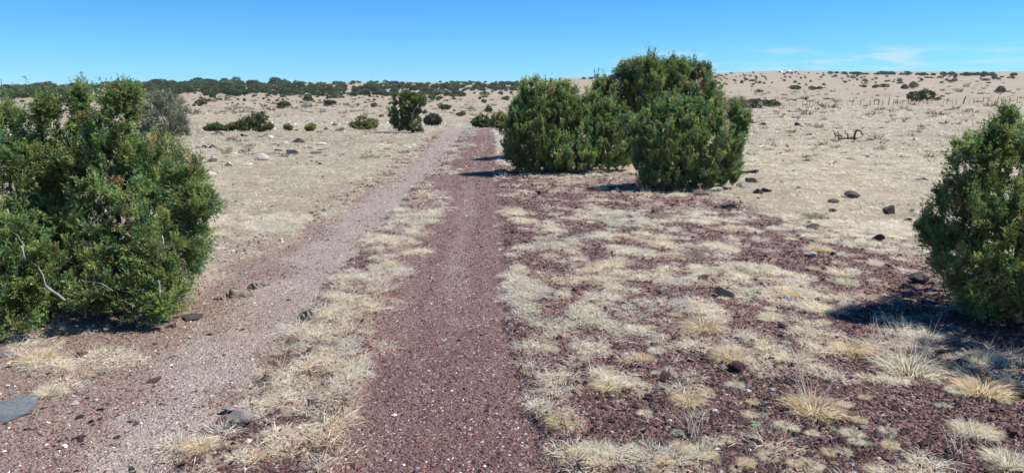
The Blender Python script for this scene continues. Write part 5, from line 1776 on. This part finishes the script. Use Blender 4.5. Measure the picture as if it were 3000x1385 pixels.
posts += [(2550 + a_ / 5.724, l_ / 5.724, h_, t_) for a_, l_, h_, t_ in p2]
posts.append((3040, 0, 18, 1.2)); posts.append((3085, 2, 18, 1.0)); posts.append((3130, 0, 18, 1.2))
fb = ground(2640, FY(2640))
fence = empty('wire_fence', fb, 'old wire fence of crooked thin wooden posts crossing the right plain', 'fence')
tops = []
for px, ln_, h_, t_ in posts:
    d = ray(px, FY(px))
    # the fence runs nearly straight across at about the same forward distance
    Y = fb[1] + (px - 2640) * 0.006
    X = (px - 1500) / F * Y / 1.0 * (1.0)
    sc = Y / (CP * F)
    X = (px - 1500) * sc * (CP * CP + SP * SP) * CP
    X = at(px, FY(px), Y)[0]
    Z = float(zt(X, Y))
    k2 = Y / F
    H = h_ * k2
    lx = ln_ * k2
    a_ = np.array([X, Y, Z - 0.15]) - fb
    pts = wander(a_, a_ + np.array([lx, rng.normal(0, 0.03), H + 0.15]), 6, 0.05)
    rr_ = max(0.023, t_ * 0.034)
    link('post', tubes_mesh('post', [(pts, np.linspace(rr_, rr_ * 0.75, 6), 7, 0.12)], M_POST), fence)
    tops.append(pts)
tops.sort(key=lambda p_: p_[0][0])
for hfrac in (0.35, 0.62, 0.88):
    line = []
    for p_ in tops:
        t_ = hfrac * 5
        i_ = int(t_)
        line.append(p_[i_] * (1 - (t_ - i_)) + p_[min(5, i_ + 1)] * (t_ - i_))
    hs = np.array(line)
    hs[:, 2] = hs[:, 2].clip(None, np.median(hs[:, 2]) + 0.25)
    link('wire', tubes_mesh('wire', [(hs, np.full(len(hs), 0.006), 4)], M_WIRE), fence)

# pile of gray dead brush behind the fence
p = ground(2425, 292)
segs = []
for i in range(26):
    a_ = np.array([rng.normal(0, 0.7), rng.normal(0, 0.3), rng.uniform(0.0, 0.25)])
    b_ = a_ + np.array([rng.normal(0.3, 0.7), rng.normal(0, 0.4), rng.uniform(-0.05, 0.55) * (1 - min(1, abs(a_[0])))])
    b_[2] = max(b_[2], 0.02)
    segs.append((wander(a_, b_, 5, 0.2), np.linspace(0.06, 0.02, 5), 5))
tag(link('dead_brush', tubes_mesh('dead_brush', segs, M_DEAD), loc=p), 'gray heap of dead brush lying behind the fence', 'brush heap')

# twisted dead branch on the right plain (photo zoom 16.1 px per px, origin 2400,360)
BR = ground(2475, 412)
DB = BR[1]


def bz(a_, b_):
    return at(2400 + a_ / 16.1, 360 + b_ / 16.1, DB) - BR


def curve(pts, r_):
    P = np.array([bz(*q) for q in pts])
    t = np.linspace(0, len(P) - 1, (len(P) - 1) * 3 + 1)
    Q_ = np.stack([np.interp(t, np.arange(len(P)), P[:, i]) for i in range(3)], 1)
    Q_[:, 1] += np.cumsum(rng.normal(0, 0.012, len(Q_)))
    return (Q_, np.interp(t, np.linspace(0, len(P) - 1, len(r_)), r_), 7, 0.12)


q_ = 1 / 16.1 * DB / F
db = empty('dead_branch', BR, 'twisted dead juniper branch with an arched arm lying on the right plain', 'dead branch')
link('arched_limb', tubes_mesh('arched_limb', [curve([(1690, 800), (1660, 640), (1690, 480), (1740, 380), (1800, 340), (1880, 370), (1960, 430), (2010, 540), (1960, 560)], [55 * q_, 50 * q_, 45 * q_, 40 * q_, 30 * q_, 22 * q_])], M_OLDW), db)
link('forked_limb', tubes_mesh('forked_limb', [curve([(920, 860), (915, 700), (910, 590), (905, 480), (915, 410)], [38 * q_, 30 * q_, 14 * q_]), curve([(1060, 600), (900, 590), (740, 590), (680, 520), (670, 420), (640, 370), (560, 365)], [34 * q_, 36 * q_, 26 * q_, 14 * q_, 6 * q_]),
                                           curve([(905, 520), (860, 460), (865, 385)], [16 * q_, 6 * q_])], M_OLDW), db)
link('hooked_limb', tubes_mesh('hooked_limb', [curve([(1350, 780), (1370, 640), (1360, 520), (1280, 490), (1220, 430), (1225, 380), (1330, 365)], [40 * q_, 30 * q_, 20 * q_, 14 * q_, 7 * q_])], M_OLDW), db)
link('root_mass', tubes_mesh('root_mass', [curve([(480, 850), (700, 800), (900, 830), (1050, 740), (1250, 740), (1400, 700), (1600, 740), (1780, 770)], [14 * q_, 34 * q_, 50 * q_, 45 * q_, 50 * q_, 36 * q_]), curve([(1500, 640), (1650, 740), (1850, 720), (2000, 660), (2100, 610), (2160, 540)], [16 * q_, 26 * q_, 18 * q_, 8 * q_]),
                                       curve([(1380, 770), (1440, 690), (1520, 760)], [20 * q_, 20 * q_]), curve([(1000, 780), (1020, 660), (1070, 600)], [34 * q_, 26 * q_]), curve([(170, 825), (300, 830), (410, 790)], [8 * q_, 8 * q_]), curve([(1120, 760), (1110, 660)], [26 * q_, 20 * q_])], M_DEAD), db)

# two dish antennas on the hilltop, and a framed pair of dark panels far off
for px, pyb, w, lb_, tl in [(2289, 213.5, 5.5, 'small white dish antenna tilted right on the hilltop, left of two', 38), (2313.5, 212.5, 7.0, 'larger white dish antenna facing up on the hilltop, right of two', 12)]:
    p = ground(px, pyb)
    d = math.hypot(p[0], p[1])
    R_ = w * d / F / 2
    o = empty('dish_antenna', p, lb_, 'dish antenna')
    u, v = np.meshgrid(np.linspace(0, 2 * math.pi, 28, endpoint=False), np.linspace(0.03, 1, 8))
    sh = []
    for off in (0.0, -0.06):
        sh.append(np.stack([v * np.cos(u), v * np.sin(u), 0.32 * v ** 2 + off], -1).reshape(-1, 3) * R_)
    Vd = np.concatenate(sh)
    ta, tb = RAD(tl), RAD(38)
    Ry = np.array([[math.cos(ta), 0, math.sin(ta)], [0, 1, 0], [-math.sin(ta), 0, math.cos(ta)]])
    Rx = np.array([[1, 0, 0], [0, math.cos(tb), -math.sin(tb)], [0, math.sin(tb), math.cos(tb)]])
    Vd = Vd @ (Ry @ Rx).T + np.array([0, 0, R_ * 1.15])
    i, j = np.meshgrid(np.arange(7), np.arange(28), indexing='ij')
    jn = (j + 1) % 28
    Qd = np.stack([i * 28 + j, (i + 1) * 28 + j, (i + 1) * 28 + jn, i * 28 + jn], -1).reshape(-1, 4)
    rim = np.stack([7 * 28 + np.arange(28), 7 * 28 + 224 + np.arange(28), 7 * 28 + 224 + (np.arange(28) + 1) % 28, 7 * 28 + (np.arange(28) + 1) % 28], 1)
    Qd = np.concatenate([Qd, (Qd + 224)[:, ::-1], rim])
    link('dish', quads('dish', Vd, Qd, smooth_=True, mats=[M_DISH]), o)
    link('mast', tubes_mesh('mast', [(np.array([[0, 0, -0.3], [0, 0, R_ * 1.1]]), np.array([R_ * 0.16, R_ * 0.12]), 10), (np.array([[-R_ * 0.6, 0, 0.1], [0, 0, R_ * 0.9]]), np.array([R_ * 0.08, R_ * 0.06]), 6),
                                   (np.array([[R_ * 0.6, 0, 0.1], [0, 0, R_ * 0.9]]), np.array([R_ * 0.08, R_ * 0.06]), 6)], M_DMET), o)

hz = bpy.data.meshes.new('haze')
hv = [(x_, y_, z_) for x_ in (-3300, 3300) for y_ in (-3300, 3300) for z_ in (-70, 44)]
hz.from_pydata(hv, [], [(0, 1, 3, 2), (4, 6, 7, 5), (0, 4, 5, 1), (2, 3, 7, 6), (0, 2, 6, 4), (1, 5, 7, 3)])
tag(link('haze', hz), kind='stuff')
mh = bpy.data.materials.new('thin_air_haze')
mh.use_nodes = True
nh = mh.node_tree.nodes
nh.clear()
oh = nh.new('ShaderNodeOutputMaterial')
pv = nh.new('ShaderNodeVolumePrincipled')
pv.inputs['Color'].default_value = (0.75, 0.86, 1, 1)
pv.inputs['Density'].default_value = 0.00012
mh.node_tree.links.new(pv.outputs[0], oh.inputs['Volume'])
hz.materials.append(mh)
for o in C.objects:
    if o.get('label') and len(o['label'].split()) > 16:
        print('LONG', o['label'])
print('lowest', min(float(zt(np.array([x_]), np.array([y_]))[0]) for x_, y_ in [(3000, 500), (-3000, 500), (0, 3000), (2000, 2200), (-2000, 2200)]))
print('near', len(near_), 'rest', len(rest_), 'far trees', n_trees, 'candidates', len(cand))
